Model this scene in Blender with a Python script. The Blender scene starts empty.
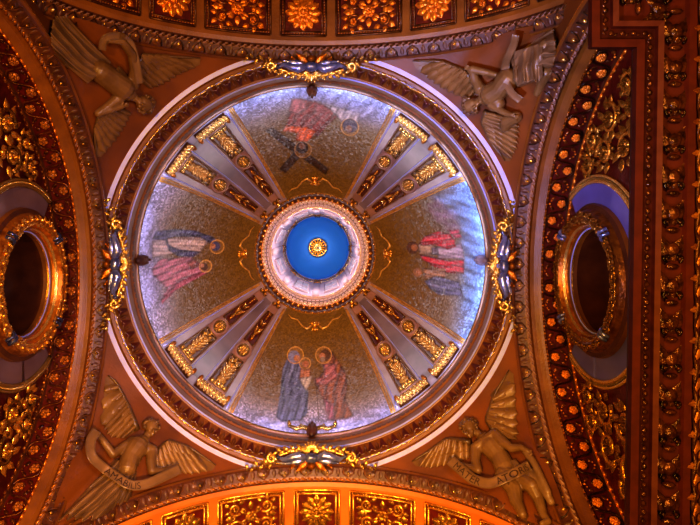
import bpy, bmesh, math, random
import numpy as np
from mathutils import Vector, Matrix
from mathutils.bvhtree import BVHTree
from math import sin, cos, pi, sqrt, atan2, radians as R_

random.seed(7)
scn = bpy.context.scene
COL = scn.collection
FO = 570.0                       # focal length in pixels of the 700 px frame
CAM = Vector((0.64, -1.40, 0.0))  # eye; +Z is up, the dome axis is x=y=0

# ------------------------------------------------------------------ materials
MATS = {}
def mat(name, c1, c2=None, rough=.5, metal=0., nscale=3., bump=0., bscale=30., spec=.5, emit=None, estr=0., vor=False, crev=None):
    m = bpy.data.materials.new(name); m.use_nodes = True
    nt = m.node_tree; b = nt.nodes['Principled BSDF']
    b.inputs['Roughness'].default_value = rough
    b.inputs['Metallic'].default_value = metal
    b.inputs['Specular IOR Level'].default_value = spec
    tc = nt.nodes.new('ShaderNodeTexCoord')
    c2 = c2 or tuple(x * .6 for x in c1)
    n = nt.nodes.new('ShaderNodeTexNoise'); n.inputs['Scale'].default_value = nscale; n.inputs['Detail'].default_value = 4
    nt.links.new(tc.outputs['Object'], n.inputs['Vector'])
    r = nt.nodes.new('ShaderNodeValToRGB')
    r.color_ramp.elements[0].position = .35; r.color_ramp.elements[1].position = .65
    r.color_ramp.elements[0].color = (*c2, 1); r.color_ramp.elements[1].color = (*c1, 1)
    nt.links.new(n.outputs['Fac'], r.inputs['Fac'])
    out = r.outputs['Color']
    if crev is not None:  # crevice shade multiplied into the base colour at concave points
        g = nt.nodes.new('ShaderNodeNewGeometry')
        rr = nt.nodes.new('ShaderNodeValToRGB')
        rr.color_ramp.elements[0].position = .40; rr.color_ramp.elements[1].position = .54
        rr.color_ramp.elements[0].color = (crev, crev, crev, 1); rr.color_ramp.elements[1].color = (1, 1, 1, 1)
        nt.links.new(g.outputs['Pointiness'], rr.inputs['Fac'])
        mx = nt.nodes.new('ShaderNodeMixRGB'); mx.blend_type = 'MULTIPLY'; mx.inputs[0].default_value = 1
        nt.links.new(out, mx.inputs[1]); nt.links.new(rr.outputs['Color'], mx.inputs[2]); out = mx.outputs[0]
    nt.links.new(out, b.inputs['Base Color'])
    if bump:
        if vor:
            t = nt.nodes.new('ShaderNodeTexVoronoi'); o = 'Distance'
        else:
            t = nt.nodes.new('ShaderNodeTexNoise'); o = 'Fac'
        t.inputs['Scale'].default_value = bscale
        nt.links.new(tc.outputs['Object'], t.inputs['Vector'])
        bp = nt.nodes.new('ShaderNodeBump'); bp.inputs['Strength'].default_value = bump; bp.inputs['Distance'].default_value = .1
        nt.links.new(t.outputs[o], bp.inputs['Height']); nt.links.new(bp.outputs[0], b.inputs['Normal'])
    if emit:
        b.inputs['Emission Color'].default_value = (*emit, 1); b.inputs['Emission Strength'].default_value = estr
    MATS[name] = m
    return m

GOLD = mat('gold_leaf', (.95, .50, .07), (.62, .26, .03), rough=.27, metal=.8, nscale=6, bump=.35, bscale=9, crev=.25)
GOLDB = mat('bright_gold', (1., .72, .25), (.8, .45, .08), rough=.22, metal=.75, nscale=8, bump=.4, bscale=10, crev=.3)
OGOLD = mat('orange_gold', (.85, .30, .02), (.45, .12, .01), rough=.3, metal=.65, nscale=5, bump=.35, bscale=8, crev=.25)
DGOLD = mat('dark_gold', (.42, .15, .015), (.16, .045, .006), rough=.35, metal=.5, nscale=4, bump=.3, bscale=8, crev=.25)
BROWN = mat('brown_plaster', (.18, .064, .006), (.115, .038, .003), rough=.42, nscale=1.2, bump=.15, bscale=12)
DBROWN = mat('dark_brown_plaster', (.075, .021, .004), (.04, .010, .002), rough=.5, nscale=2, bump=.2, bscale=10)
ORANGE = mat('orange_plaster', (.46, .13, .008), (.34, .09, .005), rough=.5, nscale=.8, bump=.1, bscale=9)
PEND = mat('umber_plaster', (.155, .045, .003), (.085, .024, .002), rough=.5, nscale=.5, bump=.1, bscale=7)
RED = mat('dark_red_ground', (.085, .007, .003), (.04, .003, .002), rough=.35, nscale=3, bump=.2, bscale=10)
WHITE = mat('white_marble_line', (.33, .39, .95), (.28, .33, .8), rough=.35, nscale=2)  # white stone; blue of the cool light mixed into its colour
LAV = mat('lavender_stone', (.33, .26, .29), (.22, .17, .19), rough=.35, nscale=.7, bump=.08, bscale=6)
PINK = mat('rose_stone', (.30, .165, .12), (.21, .115, .085), rough=.4, nscale=1.2)
TAUPE = mat('taupe_stone', (.17, .13, .16), (.10, .075, .09), rough=.35, nscale=.7)
BLUEST = mat('blue_violet_stone', (.12, .12, .45), (.08, .08, .32), rough=.4, nscale=.6)
GREYST = mat('grey_violet_stone', (.17, .11, .12), (.11, .07, .08), rough=.4, nscale=.6)
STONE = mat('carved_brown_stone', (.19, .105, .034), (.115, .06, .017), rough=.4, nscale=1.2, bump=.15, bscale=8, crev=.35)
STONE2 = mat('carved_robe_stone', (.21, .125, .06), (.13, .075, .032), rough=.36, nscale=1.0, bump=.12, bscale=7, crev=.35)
HAIR = mat('carved_hair_stone', (.13, .065, .018), (.06, .028, .008), rough=.5, nscale=4, bump=.6, bscale=9)
LETTER = mat('incised_letter', (.03, .012, .005), rough=.7)
SILVER = mat('silvered_blue', (.30, .36, .72), (.12, .15, .42), rough=.2, metal=.7, nscale=4, bump=.2, bscale=6, crev=.3)
WALLW = mat('lantern_white', (.70, .58, .68), (.6, .5, .6), rough=.5, nscale=1)
BLUED = mat('blue_vault', (.0, .21, .80), (.0, .19, .76), rough=.6, nscale=.4)
PANE = mat('daylight_pane', (.66, .58, .68), rough=.4, emit=(.85, .72, .85), estr=.14)
DARK = mat('dark_recess', (.018, .006, .003), (.010, .004, .002), rough=.6)
TUBE = mat('brown_reveal', (.075, .022, .006), (.04, .012, .004), rough=.25, nscale=1)
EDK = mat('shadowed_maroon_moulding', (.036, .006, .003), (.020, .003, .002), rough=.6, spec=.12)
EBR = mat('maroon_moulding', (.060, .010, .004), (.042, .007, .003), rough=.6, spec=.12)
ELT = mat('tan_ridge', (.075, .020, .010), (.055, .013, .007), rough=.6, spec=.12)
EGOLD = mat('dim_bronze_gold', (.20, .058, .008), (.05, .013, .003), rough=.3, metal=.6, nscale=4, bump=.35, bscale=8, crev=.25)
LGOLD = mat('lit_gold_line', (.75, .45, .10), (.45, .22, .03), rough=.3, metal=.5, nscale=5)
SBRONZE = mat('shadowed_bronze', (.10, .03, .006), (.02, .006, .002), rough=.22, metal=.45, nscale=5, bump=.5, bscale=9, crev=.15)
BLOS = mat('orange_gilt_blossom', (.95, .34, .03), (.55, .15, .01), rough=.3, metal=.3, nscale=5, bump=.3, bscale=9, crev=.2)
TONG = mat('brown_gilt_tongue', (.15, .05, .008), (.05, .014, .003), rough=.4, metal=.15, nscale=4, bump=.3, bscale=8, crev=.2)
FLOOR = mat('stone_floor', (.20, .14, .10), (.14, .10, .07), rough=.4, nscale=1)

# mosaic: vertex colour x glittering tesserae
def mosaic_mat():
    m = bpy.data.materials.new('glass_mosaic'); m.use_nodes = True
    nt = m.node_tree; b = nt.nodes['Principled BSDF']
    a = nt.nodes.new('ShaderNodeVertexColor'); a.layer_name = 'paint'
    tc = nt.nodes.new('ShaderNodeTexCoord')
    v = nt.nodes.new('ShaderNodeTexVoronoi'); v.inputs['Scale'].default_value = 10
    nt.links.new(tc.outputs['Object'], v.inputs['Vector'])
    r = nt.nodes.new('ShaderNodeValToRGB')
    r.color_ramp.elements[0].color = (.78, .78, .78, 1); r.color_ramp.elements[1].color = (1.18, 1.18, 1.18, 1)
    sp = nt.nodes.new('ShaderNodeSeparateColor'); nt.links.new(v.outputs['Color'], sp.inputs[0])
    nt.links.new(sp.outputs[0], r.inputs['Fac'])
    mx = nt.nodes.new('ShaderNodeMixRGB'); mx.blend_type = 'MULTIPLY'; mx.inputs[0].default_value = 1
    nt.links.new(a.outputs['Color'], mx.inputs[1]); nt.links.new(r.outputs['Color'], mx.inputs[2])
    nt.links.new(mx.outputs[0], b.inputs['Base Color'])
    b.inputs['Roughness'].default_value = .36; b.inputs['Specular IOR Level'].default_value = .3
    # each tessera is tilted a little
    vm = nt.nodes.new('ShaderNodeVectorMath'); vm.operation = 'SUBTRACT'; vm.inputs[1].default_value = (.5, .5, .5)
    nt.links.new(v.outputs['Color'], vm.inputs[0])
    sc = nt.nodes.new('ShaderNodeVectorMath'); sc.operation = 'SCALE'; sc.inputs['Scale'].default_value = .24
    nt.links.new(vm.outputs[0], sc.inputs[0])
    g = nt.nodes.new('ShaderNodeNewGeometry')
    ad = nt.nodes.new('ShaderNodeVectorMath'); ad.operation = 'ADD'
    nt.links.new(g.outputs['Normal'], ad.inputs[0]); nt.links.new(sc.outputs[0], ad.inputs[1])
    no = nt.nodes.new('ShaderNodeVectorMath'); no.operation = 'NORMALIZE'
    nt.links.new(ad.outputs[0], no.inputs[0]); nt.links.new(no.outputs[0], b.inputs['Normal'])
    return m
MOSAIC = mosaic_mat()

# ------------------------------------------------------------------ objects
def props(o, label=None, cat=None, group=None, kind=None):
    if label: o['label'] = label
    if cat: o['category'] = cat
    if group: o['group'] = group
    if kind: o['kind'] = kind
    return o
def thing(name, label, cat, loc, group=None):
    o = bpy.data.objects.new(name, None); COL.objects.link(o)
    o.location = loc; o.empty_display_size = .3
    return props(o, label, cat, group)

def wloc(parent):
    v = Vector((0, 0, 0))
    while parent is not None:
        v = v + Vector(parent.location); parent = parent.parent
    return v

class MB:
    def __init__(s): s.v = []; s.f = []; s.mi = []; s.m = 0
    def add(s, vs, fs):
        k = len(s.v); s.v.extend([tuple(p) for p in vs]); s.f.extend([tuple(i + k for i in f) for f in fs]); s.mi.extend([s.m] * len(fs))
    def grid(s, P, nu, nv, cu=False, cv=False):
        vs = [P(i, j) for i in range(nu) for j in range(nv)]
        fs = []
        for i in range(nu if cu else nu - 1):
            for j in range(nv if cv else nv - 1):
                a = i * nv + j; b = ((i + 1) % nu) * nv + j; c = ((i + 1) % nu) * nv + (j + 1) % nv; d = i * nv + (j + 1) % nv
                fs.append((a, b, c, d))
        s.add(vs, fs)
    def tube(s, pts, rads, n=6, flat=1., F=None, cap=True):
        # F: map (u,v,h)->world; flat squashes in h
        pts = [Vector(p) for p in pts]; N = len(pts)
        if not hasattr(rads, '__len__'): rads = [rads] * N
        vs = []; up = Vector((0, 0, 1))
        for i, p in enumerate(pts):
            t = (pts[min(i + 1, N - 1)] - pts[max(i - 1, 0)])
            if t.length < 1e-9: t = Vector((1, 0, 0))
            t.normalize()
            a = t.cross(up)
            if a.length < 1e-3: a = t.cross(Vector((1, 0, 0)))
            a.normalize(); b = a.cross(t)
            for k in range(n):
                q = 2 * pi * k / n
                w = p + a * (cos(q) * rads[i]) + b * (sin(q) * rads[i] * flat)
                vs.append(w)
        fs = [(i * n + k, i * n + (k + 1) % n, (i + 1) * n + (k + 1) % n, (i + 1) * n + k) for i in range(N - 1) for k in range(n)]
        if cap: fs += [tuple(range(n - 1, -1, -1)), tuple((N - 1) * n + k for k in range(n))]
        if F: vs = [F(*v) for v in vs]
        s.add(vs, fs)
    def capsule(s, p0, r0, p1, r1, n=10):
        p0 = Vector(p0); p1 = Vector(p1); d = p1 - p0; L = d.length
        if L < 1e-6: d = Vector((0, 0, 1)); L = 1e-6
        d.normalize(); pts = []; rs = []
        for q in (.02, .35, .7): pts.append(p0 - d * r0 * cos(q * pi / 2)); rs.append(r0 * sin(q * pi / 2))
        pts.append(p0); rs.append(r0); pts.append(p1 if L > 1e-5 else p0 + d * 1e-4); rs.append(r1)
        for q in (.7, .35, .02): pts.append(p1 + d * r1 * cos(q * pi / 2)); rs.append(r1 * sin(q * pi / 2))
        s.tube(pts, rs, n)
    def ball(s, c, rx, ry=None, rz=None, nu=8, nv=5, F=None):
        ry = ry or rx; rz = rz or rx; c = Vector(c); vs = []
        for i in range(nv + 1):
            a = pi * (i / nv) ; a = min(max(a, .03), pi - .03)
            for k in range(nu):
                q = 2 * pi * k / nu
                vs.append(Vector((c.x + rx * sin(a) * cos(q), c.y + ry * sin(a) * sin(q), c.z + rz * cos(a))))
        if F: vs = [F(*v) for v in vs]
        fs = [(i * nu + k, (i + 1) * nu + k, (i + 1) * nu + (k + 1) % nu, i * nu + (k + 1) % nu) for i in range(nv) for k in range(nu)]
        fs += [tuple(range(nu)), tuple(nv * nu + k for k in range(nu - 1, -1, -1))]
        s.add(vs, fs)
    def leaf(s, c, ang, L, W, h=.1, F=None, curl=.0, lift=0., n=6, ser=0.):
        # pointed leaf starting at c, along ang; ridge down the middle; curl raises the tip
        vs = []; ca, sa = cos(ang), sin(ang)
        for i in range(n + 1):
            t = i / n
            w = W * .5 * (sin(pi * min(t * 1.05 + .06, 1.)) ** .7) * (1 + ser * (1 if i % 2 else -1))
            if i == n: w = W * .03
            for k, (f, hh) in enumerate(((-1, 0), (-.55, .75), (0, .45), (.55, .75), (1, 0))):
                x = L * t; y = w * f
                z = c[2] + lift + h * hh * sin(pi * min(t + .12, 1)) + curl * t * t
                if i == n: z = c[2] + lift + curl
                vs.append((c[0] + x * ca - y * sa, c[1] + x * sa + y * ca, z))
        if F: vs = [F(*v) for v in vs]
        fs = [(i * 5 + k, (i + 1) * 5 + k, (i + 1) * 5 + k + 1, i * 5 + k + 1) for i in range(n) for k in range(4)]
        s.add(vs, fs)
    def spiral(s, c, r0, a0, d, turns=1.2, rad=.1, F=None, n=18, h=0., flat=1.):
        pts = []; rs = []
        for i in range(n + 1):
            t = i / n; r = r0 * (1 - .8 * t); a = a0 + d * t * turns * 2 * pi
            pts.append((c[0] + r * cos(a), c[1] + r * sin(a), h)); rs.append(rad * (1 - .5 * t))
        s.tube(pts, rs, 5, flat, F)
        s.ball((c[0] + .2 * r0 * cos(a), c[1] + .2 * r0 * sin(a), h), rad * 1.5, rad * 1.5, rad * 1.5 * flat, 6, 4, F)
    def petal(s, c, ang, L, W, h=.1, F=None, lift=0.):
        ca, sa = cos(ang), sin(ang); vs = []; n = 5
        for i in range(n + 1):
            t = i / n; w = W * .5 * (.45 + .55 * sin(pi * min(t, .62) / 1.24)) * sqrt(max(.0, 1 - max(0, (t - .6) / .4) ** 2) + .004)
            for f, hh in ((-1, 0), (-.6, .9), (0, .35), (.6, .9), (1, 0)):
                x = L * t; y = w * f; z = c[2] + lift + h * hh * (.4 + .6 * sin(pi * min(t, .95)))
                vs.append((c[0] + x * ca - y * sa, c[1] + x * sa + y * ca, z))
        if F: vs = [F(*v) for v in vs]
        s.add(vs, [(i * 5 + k, (i + 1) * 5 + k, (i + 1) * 5 + k + 1, i * 5 + k + 1) for i in range(n) for k in range(4)])
    def rosette(s, c, R, n=8, h=.12, F=None, rings=2, wf=5.0):
        for q in range(rings):
            rr = R * (1 - .42 * q); nn = n
            for k in range(nn):
                a = 2 * pi * (k + .5 * (q % 2)) / nn
                p = (c[0] + rr * .25 * cos(a), c[1] + rr * .25 * sin(a), c[2])
                s.petal(p, a, rr * .75, rr * wf / nn, h * 1.2, F, lift=h * .7 * q)
        s.ball((c[0], c[1], c[2] + h * .8), R * .2, R * .2, h * 1.1, 8, 5, F)
    def box2(s, u0, u1, v0, v1, h0, h1, F):
        vs = [F(u, v, h) for h in (h0, h1) for (u, v) in ((u0, v0), (u1, v0), (u1, v1), (u0, v1))]
        s.add(vs, [(0, 1, 2, 3), (4, 7, 6, 5), (0, 4, 5, 1), (1, 5, 6, 2), (2, 6, 7, 3), (3, 7, 4, 0)])
    def plate(s, u0, u1, v0, v1, h, F, nu=4, nv=4):
        s.grid(lambda i, j: F(u0 + (u1 - u0) * i / (nu - 1), v0 + (v1 - v0) * j / (nv - 1), h), nu, nv)
    def build(s, name, mats, parent=None, smooth=True, sharp=True):
        if not isinstance(mats, (list, tuple)): mats = [mats]
        off = wloc(parent) if parent is not None else Vector((0, 0, 0))
        me = bpy.data.meshes.new(name)
        me.from_pydata([tuple(Vector(p) - off) for p in s.v], [], s.f)
        for m in mats: me.materials.append(m)
        if len(mats) > 1: me.polygons.foreach_set('material_index', s.mi)
        if smooth: me.polygons.foreach_set('use_smooth', [True] * len(me.polygons))
        me.update()
        o = bpy.data.objects.new(name, me); COL.objects.link(o)
        if parent is not None: o.parent = parent
        return o

def remeshed(mb, name, m, parent, vox=.04, sm=3):
    """voxel-union of overlapping solids into one continuous skin"""
    o = mb.build(name, m, parent)
    bm = bmesh.new(); bm.from_mesh(o.data); bmesh.ops.recalc_face_normals(bm, faces=bm.faces); bm.to_mesh(o.data); bm.free()
    r = o.modifiers.new('r', 'REMESH'); r.mode = 'VOXEL'; r.voxel_size = vox; r.use_smooth_shade = True
    q = o.modifiers.new('s', 'SMOOTH'); q.factor = .5; q.iterations = sm
    dg = bpy.context.evaluated_depsgraph_get(); dg.update()
    me = bpy.data.meshes.new_from_object(o.evaluated_get(dg))
    o.modifiers.clear(); old = o.data; o.data = me; me.name = name; bpy.data.meshes.remove(old)
    if not me.materials: me.materials.append(m)
    me.polygons.foreach_set('use_smooth', [True] * len(me.polygons))
    return o

def lathe(name, prof, mats, parent=None, n=192, kind='structure', z0=None):
    """prof: list of (R, z); one strip (own material index) per segment"""
    mb = MB()
    for k in range(len(prof) - 1):
        mb.m = k % len(mats) if len(mats) == 1 else k
        (r0, a0), (r1, a1) = prof[k][:2], prof[k + 1][:2]
        mb.grid(lambda i, j: ((r0, r1)[j] * cos(2 * pi * i / n), (r0, r1)[j] * sin(2 * pi * i / n), (a0, a1)[j]), n, 2, cu=True)
    o = mb.build(name, mats, parent)
    if kind and parent is None: o['kind'] = kind
    return o

# ------------------------------------------------------------------ dome
DR, DZ, DH = 9.2, 30.2, 12.8
def dome_rr(phi): return FO * DR * cos(phi) / (DZ + DH * sin(phi))
_ph = np.linspace(-.12, 1.15, 440); _rr = np.array([dome_rr(p) for p in _ph])
def phi_of(rr): return float(np.interp(-rr, -_rr, _ph))
PH_TOP = phi_of(59.7)
def dome(az, phi, h=0.):
    c, s_ = cos(phi), sin(phi)
    r = DR * c; z = DZ + DH * s_
    nr, nz = c / DR, s_ / DH; L = sqrt(nr * nr + nz * nz); nr /= L; nz /= L
    r -= nr * h; z -= nz * h
    return Vector((r * cos(az), r * sin(az), z))
def DF(azc):
    return lambda u, v, h: dome(azc + u / v, phi_of(v), h)

mb = MB(); NA, NP = 240, 48
mb.grid(lambda i, j: dome(2 * pi * i / NA, PH_TOP * j / (NP - 1), -.02), NA, NP, cu=True)
dome_o = mb.build('ceiling', [PEND]); dome_o['kind'] = 'structure'

# ------------------------------------------------------------------ ring cornice
ringprof = [(10.35, 27.42), (10.24, 27.30), (10.03, 27.34), (9.99, 27.50), (9.86, 27.58), (9.80, 27.52), (9.76, 27.56), (9.73, 27.72),
            (9.66, 28.05), (9.45, 28.5), (9.40, 28.52), (9.36, 28.50), (9.30, 28.56), (9.28, 28.80), (9.26, 29.10), (9.18, 29.16), (9.17, 29.32), (9.19, 29.75), (9.13, 29.80), (9.13, 29.92), (9.22, 30.2)]
rm = [ORANGE, WHITE, BROWN, BROWN, BROWN, WHITE, BROWN, BROWN, BROWN, BROWN, BROWN, WHITE, BROWN, BROWN, BROWN, DBROWN, BROWN, BROWN, GOLD, BROWN]
ring = lathe('trim_1', ringprof, rm)
mb = MB()       # gilt ragged leaf band
n = 230
for k in range(n):
    a = 2 * pi * k / n
    F = lambda u, v, h, a=a: Vector(((9.78 - .12 * v) * cos(a + u / 9.78), (9.78 - .12 * v) * sin(a + u / 9.78), 27.5 - h))
    mb.leaf((-.1, random.uniform(-.4, .6), 0), random.uniform(-.5, .5), .26, .13 * 6, .05, lambda u, v, h, F=F: F(u, v, h), n=3)
mb.build('gilt_leaf_edge', [GOLDB], ring)
mb = MB(); n = 100     # leaf dentils in the cove
for k in range(n):
    a = 2 * pi * k / n
    def F(u, v, h, a=a):
        t = v; r = 9.70 - .28 * t - h * .6; z = 27.75 + .75 * t - h * .7
        return Vector((r * cos(a + u / 9.6), r * sin(a + u / 9.6), z))
    mb.add([F(-.2, .05, .02), F(.2, .05, .02), F(.05, .85, .03), F(-.05, .85, .03), F(0, .2, .14), F(0, .8, .06)], [(0, 4, 5, 3), (4, 1, 2, 5), (0, 1, 4), (3, 5, 2)])
    mb.ball((0, .1, .05), .13, .1, .06, 6, 4, F)
mb.build('leaf_dentil_row', [RED], ring, smooth=False)
mb = MB(); n = 100
for k in range(n):
    a = 2 * pi * (k + .5) / n
    def F(u, v, h, a=a):
        r = 9.70 - .28 * v - h * .6; z = 27.75 + .75 * v - h * .7
        return Vector((r * cos(a + u / 9.6), r * sin(a + u / 9.6), z))
    mb.leaf((0, .05, .0), pi / 2, .75, .2, .12, F, n=4)
mb.build('gilt_tongue_row', [DGOLD], ring)
mb = MB(); n = 210
for k in range(n):
    a = 2 * pi * k / n
    mb.ball((9.2 * cos(a), 9.2 * sin(a), 29.22), .06, .06, .06, 6, 4)
mb.build('bead_row', [DGOLD], ring)

# ------------------------------------------------------------------ arches
class Arch:
    def __init__(s, side, sign, c0, zc, b, h): s.side, s.sign, s.c0, s.zc, s.b, s.h = side, sign, c0, zc, b, h
    def P(s, psi, out, dr=0.):
        l = s.c0 + (s.b + dr) * sin(psi); z = s.zc + (s.h + dr) * cos(psi)
        return Vector((s.sign * out, l, z)) if s.side else Vector((l, s.sign * out, z))
    def zl(s, lat, dr):
        q = (lat - s.c0) / (s.b + dr)
        return s.zc + (s.h + dr) * sqrt(max(0, 1 - q * q))
    def F(s, psic=0., outc=0.):
        return lambda u, v, h: s.P(psic + u / s.b, outc + v, -h)
AL = Arch(True, -1, .70, 17.1, 10.0, 9.9)
AR = Arch(True, 1, .55, 17.1, 10.0, 9.9)
AT = Arch(False, -1, .30, 18.1, 10.8, 9.0)
AB = Arch(False, 1, .30, 17.1, 10.0, 9.95)
def sweep(arch, prof, mats, name, parent=None, n=120, lim=1.52):
    mb = MB()
    for k in range(len(prof) - 1):
        mb.m = k
        (o0, d0), (o1, d1) = prof[k], prof[k + 1]
        mb.grid(lambda i, j: arch.P(-lim + 2 * lim * i / n, (o0, o1)[j], (d0, d1)[j]), n + 1, 2)
    o = mb.build(name, mats, parent)
    if parent is None: o['kind'] = 'structure'
    return o
def edge_mould(arch, root, sp=1.0, goldm=GOLD, lim=1.45):
    """tongue-and-bead band between the arch face and its soffit"""
    n = int(arch.b * 2 * lim / sp); a = MB(); b = MB(); c = MB()
    for k in range(n + 1):
        ps = -lim + 2 * lim * k / n
        F = lambda u, v, h, ps=ps: arch.P(ps + u / arch.b, 9.72 + v * .42, .2 - .2 * v - h)
        a.leaf((-.02, 0.05, .0), pi / 2, .95, .62 * 1.0, .09, F, n=5)
        a.tube([(.28, .0, .03), (.22, .5, .05), (.0, .95, .05), (-.22, .5, .05), (-.28, .0, .03)], .035, 5, 1, F)
        b.ball((0, .42, .1), .065, .17, .07, 8, 5, F)
        b.ball((.5 * sp, .75, .06), .035, .09, .04, 6, 4, F)
        c.leaf((.5 * sp, .1, .0), pi / 2, .8, .2, .06, F, n=4)
    a.build('tongue_moulding', TONG, root); b.build('gilt_bead_row', goldm, root); c.build('dart_row', DBROWN, root)
    d = MB(); n2 = int(arch.b * 2 * lim / .3)
    for k in range(n2 + 1):
        ps = -lim + 2 * lim * k / n2
        F = lambda u, v, h, ps=ps: arch.P(ps + u / arch.b, 10.2 + v, -h)
        d.tube([(-.12, -.05, .04), (.12, .07, .04)], .05, 5, 1, F)
    return d

frontprof = [(9.98, 3.2), (9.98, .62), (9.68, .50), (9.66, .40), (9.70, .28), (9.76, .20), (10.12, .02), (10.16, .0), (10.28, .0)]
frontm = [PEND, BROWN, GOLD, BROWN, DBROWN, DBROWN, BROWN, PINK]
def side_arch(arch, name, fm, vine_lbl, cool):
    prof = frontprof + [(10.34, .04), (10.45, .16), (10.62, .14), (10.80, .03), (10.92, -.02), (11.0, -.02), (11.03, .12), (11.95, .12), (11.98, -.03), (12.12, -.03), (12.12, .1)]
    ms = frontm + [BROWN, BROWN, BROWN, BROWN, BROWN, OGOLD, DBROWN, RED, DBROWN, OGOLD, OGOLD]
    assert len(ms) == len(prof) - 1, (len(ms), len(prof))
    
    root = sweep(arch, prof, ms, name)
    d = edge_mould(arch, root, 1.0, GOLDB if cool else GOLD)
    d.build('rope_moulding', PINK if cool else DGOLD, root)
    # running vine scroll with blossoms
    per = .80; lim = 1.42; N = int(arch.b * 2 * lim / per); vine = MB(); lv = MB(); path = []
    for k in range(N):
        cx = -arch.b * lim + (k + .5) * per; sg = 1 if k % 2 else -1
        F = lambda u, v, h: arch.P(u / arch.b, 11.49 + v, .10 - h)
        bv = sg * .17
        # loop of the vine round the outer side of each blossom
        for i in range(10):
            a = pi - pi * i / 9
            path.append((cx + .36 * cos(a), bv + sg * .27 * sin(a) * 1.05 , .06))
        vine.leaf((cx - .30, -sg * .12, .03), -sg * .9, .30, .17, .08, F)
        vine.leaf((cx + .30, -sg * .12, .03), pi + sg * .9, .26, .15, .08, F)
        vine.tube([(cx + .22 * cos(a), bv + .22 * sin(a), .05) for a in np.linspace(.4, 4.6, 10)], .03, 5, 1, F)
        lv.ball((cx, -sg * .36, .05), .055, .055, .05, 6, 4, F)
        lv.ball((cx + .13, -sg * .30, .05), .04, .04, .04, 6, 4, F); lv.ball((cx - .13, -sg * .30, .05), .04, .04, .04, 6, 4, F)
        fl = MB(); fl.rosette((cx, bv, .05), .20, 5, .11, F, rings=2, wf=4.2)
        fl.build('blossom', BLOS, root)
    vine.tube(path, .045, 5, 1, F)
    vine.build('vine_scroll', EGOLD, root); lv.build('berry_row', OGOLD, root)
    b = MB()
    n2 = int(arch.b * 2 * 1.45 / .32)
    for k in range(n2):
        ps = -1.45 + 2.9 * k / n2
        F = lambda u, v, h, ps=ps: arch.P(ps + u / arch.b, 10.955 + v, .02 - h)
        b.tube([(-.13, 0, .05), (.11, 0, .05)], [.05, .045], 5, 1, F)
        F2 = lambda u, v, h, ps=ps: arch.P(ps + u / arch.b, 12.05 + v, -.03 - h)
        b.ball((0, 0, .03), .13, .09, .06, 6, 4, F2)
    b.build('gilt_bead_edge', OGOLD, root)
    return root
arch_l = side_arch(AL, 'trim_2', frontm, '', False)
arch_r = side_arch(AR, 'trim_3', frontm, '', True)

def barrel(arch, name, soff):
    prof = frontprof + [(10.32, .05), (10.40, .06), (10.58, .0), (14.6, 0.0)]
    ms = frontm + [DBROWN, DBROWN, soff, soff]
    root = sweep(arch, prof, ms, name)
    d = edge_mould(arch, root, 1.0, GOLDB)
    d.build('rope_moulding', DGOLD, root)
    return root
arch_t = barrel(AT, 'trim_4', BROWN)  # darker plaster here, brighter below: the arches' light put into the colour
arch_b = barrel(AB, 'trim_5', ORANGE)

# coffers
def arabesque(mb, F, w, h, rad=.075, seed=0):
    """symmetric scrolls and leaves filling a w x h panel centred on (0,0)"""
    mb.rosette((0, 0, .02), min(w, h) * .17, 6, .1, F, rings=2)
    for sx in (-1, 1):
        for sy in (-1, 1):
            c = (sx * w * .27, sy * h * .26)
            r = min(w, h) * .19
            a0 = atan2(-sy, -sx)
            mb.spiral(c, r, a0, sx * sy, 1.3, rad, F, 16, .05)
            for q in range(6):
                a = a0 + sx * sy * (.8 + q * .95)
                mb.leaf((c[0] + r * .9 * cos(a), c[1] + r * .9 * sin(a), .03), a + sx * sy * .5, r * .95, r * .75, .12, F, n=4)
            mb.rosette((c[0], c[1], .05), r * .5, 5, .1, F, rings=1, wf=4.4)
            mb.leaf((sx * w * .44, sy * h * .44, .02), a0 + .5, r * .8, r * .5, .1, F, n=4)
            mb.leaf((sx * w * .08, sy * h * .08, .02), atan2(sy * h, sx * w), min(w, h) * .22, r * .5, .08, F)
        mb.leaf((sx * w * .30, 0, .02), 0 if sx > 0 else pi, w * .15, h * .18, .09, F)
        mb.leaf((0, sx * h * .2, .02), sx * pi / 2, h * .24, w * .1, .09, F)
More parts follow.
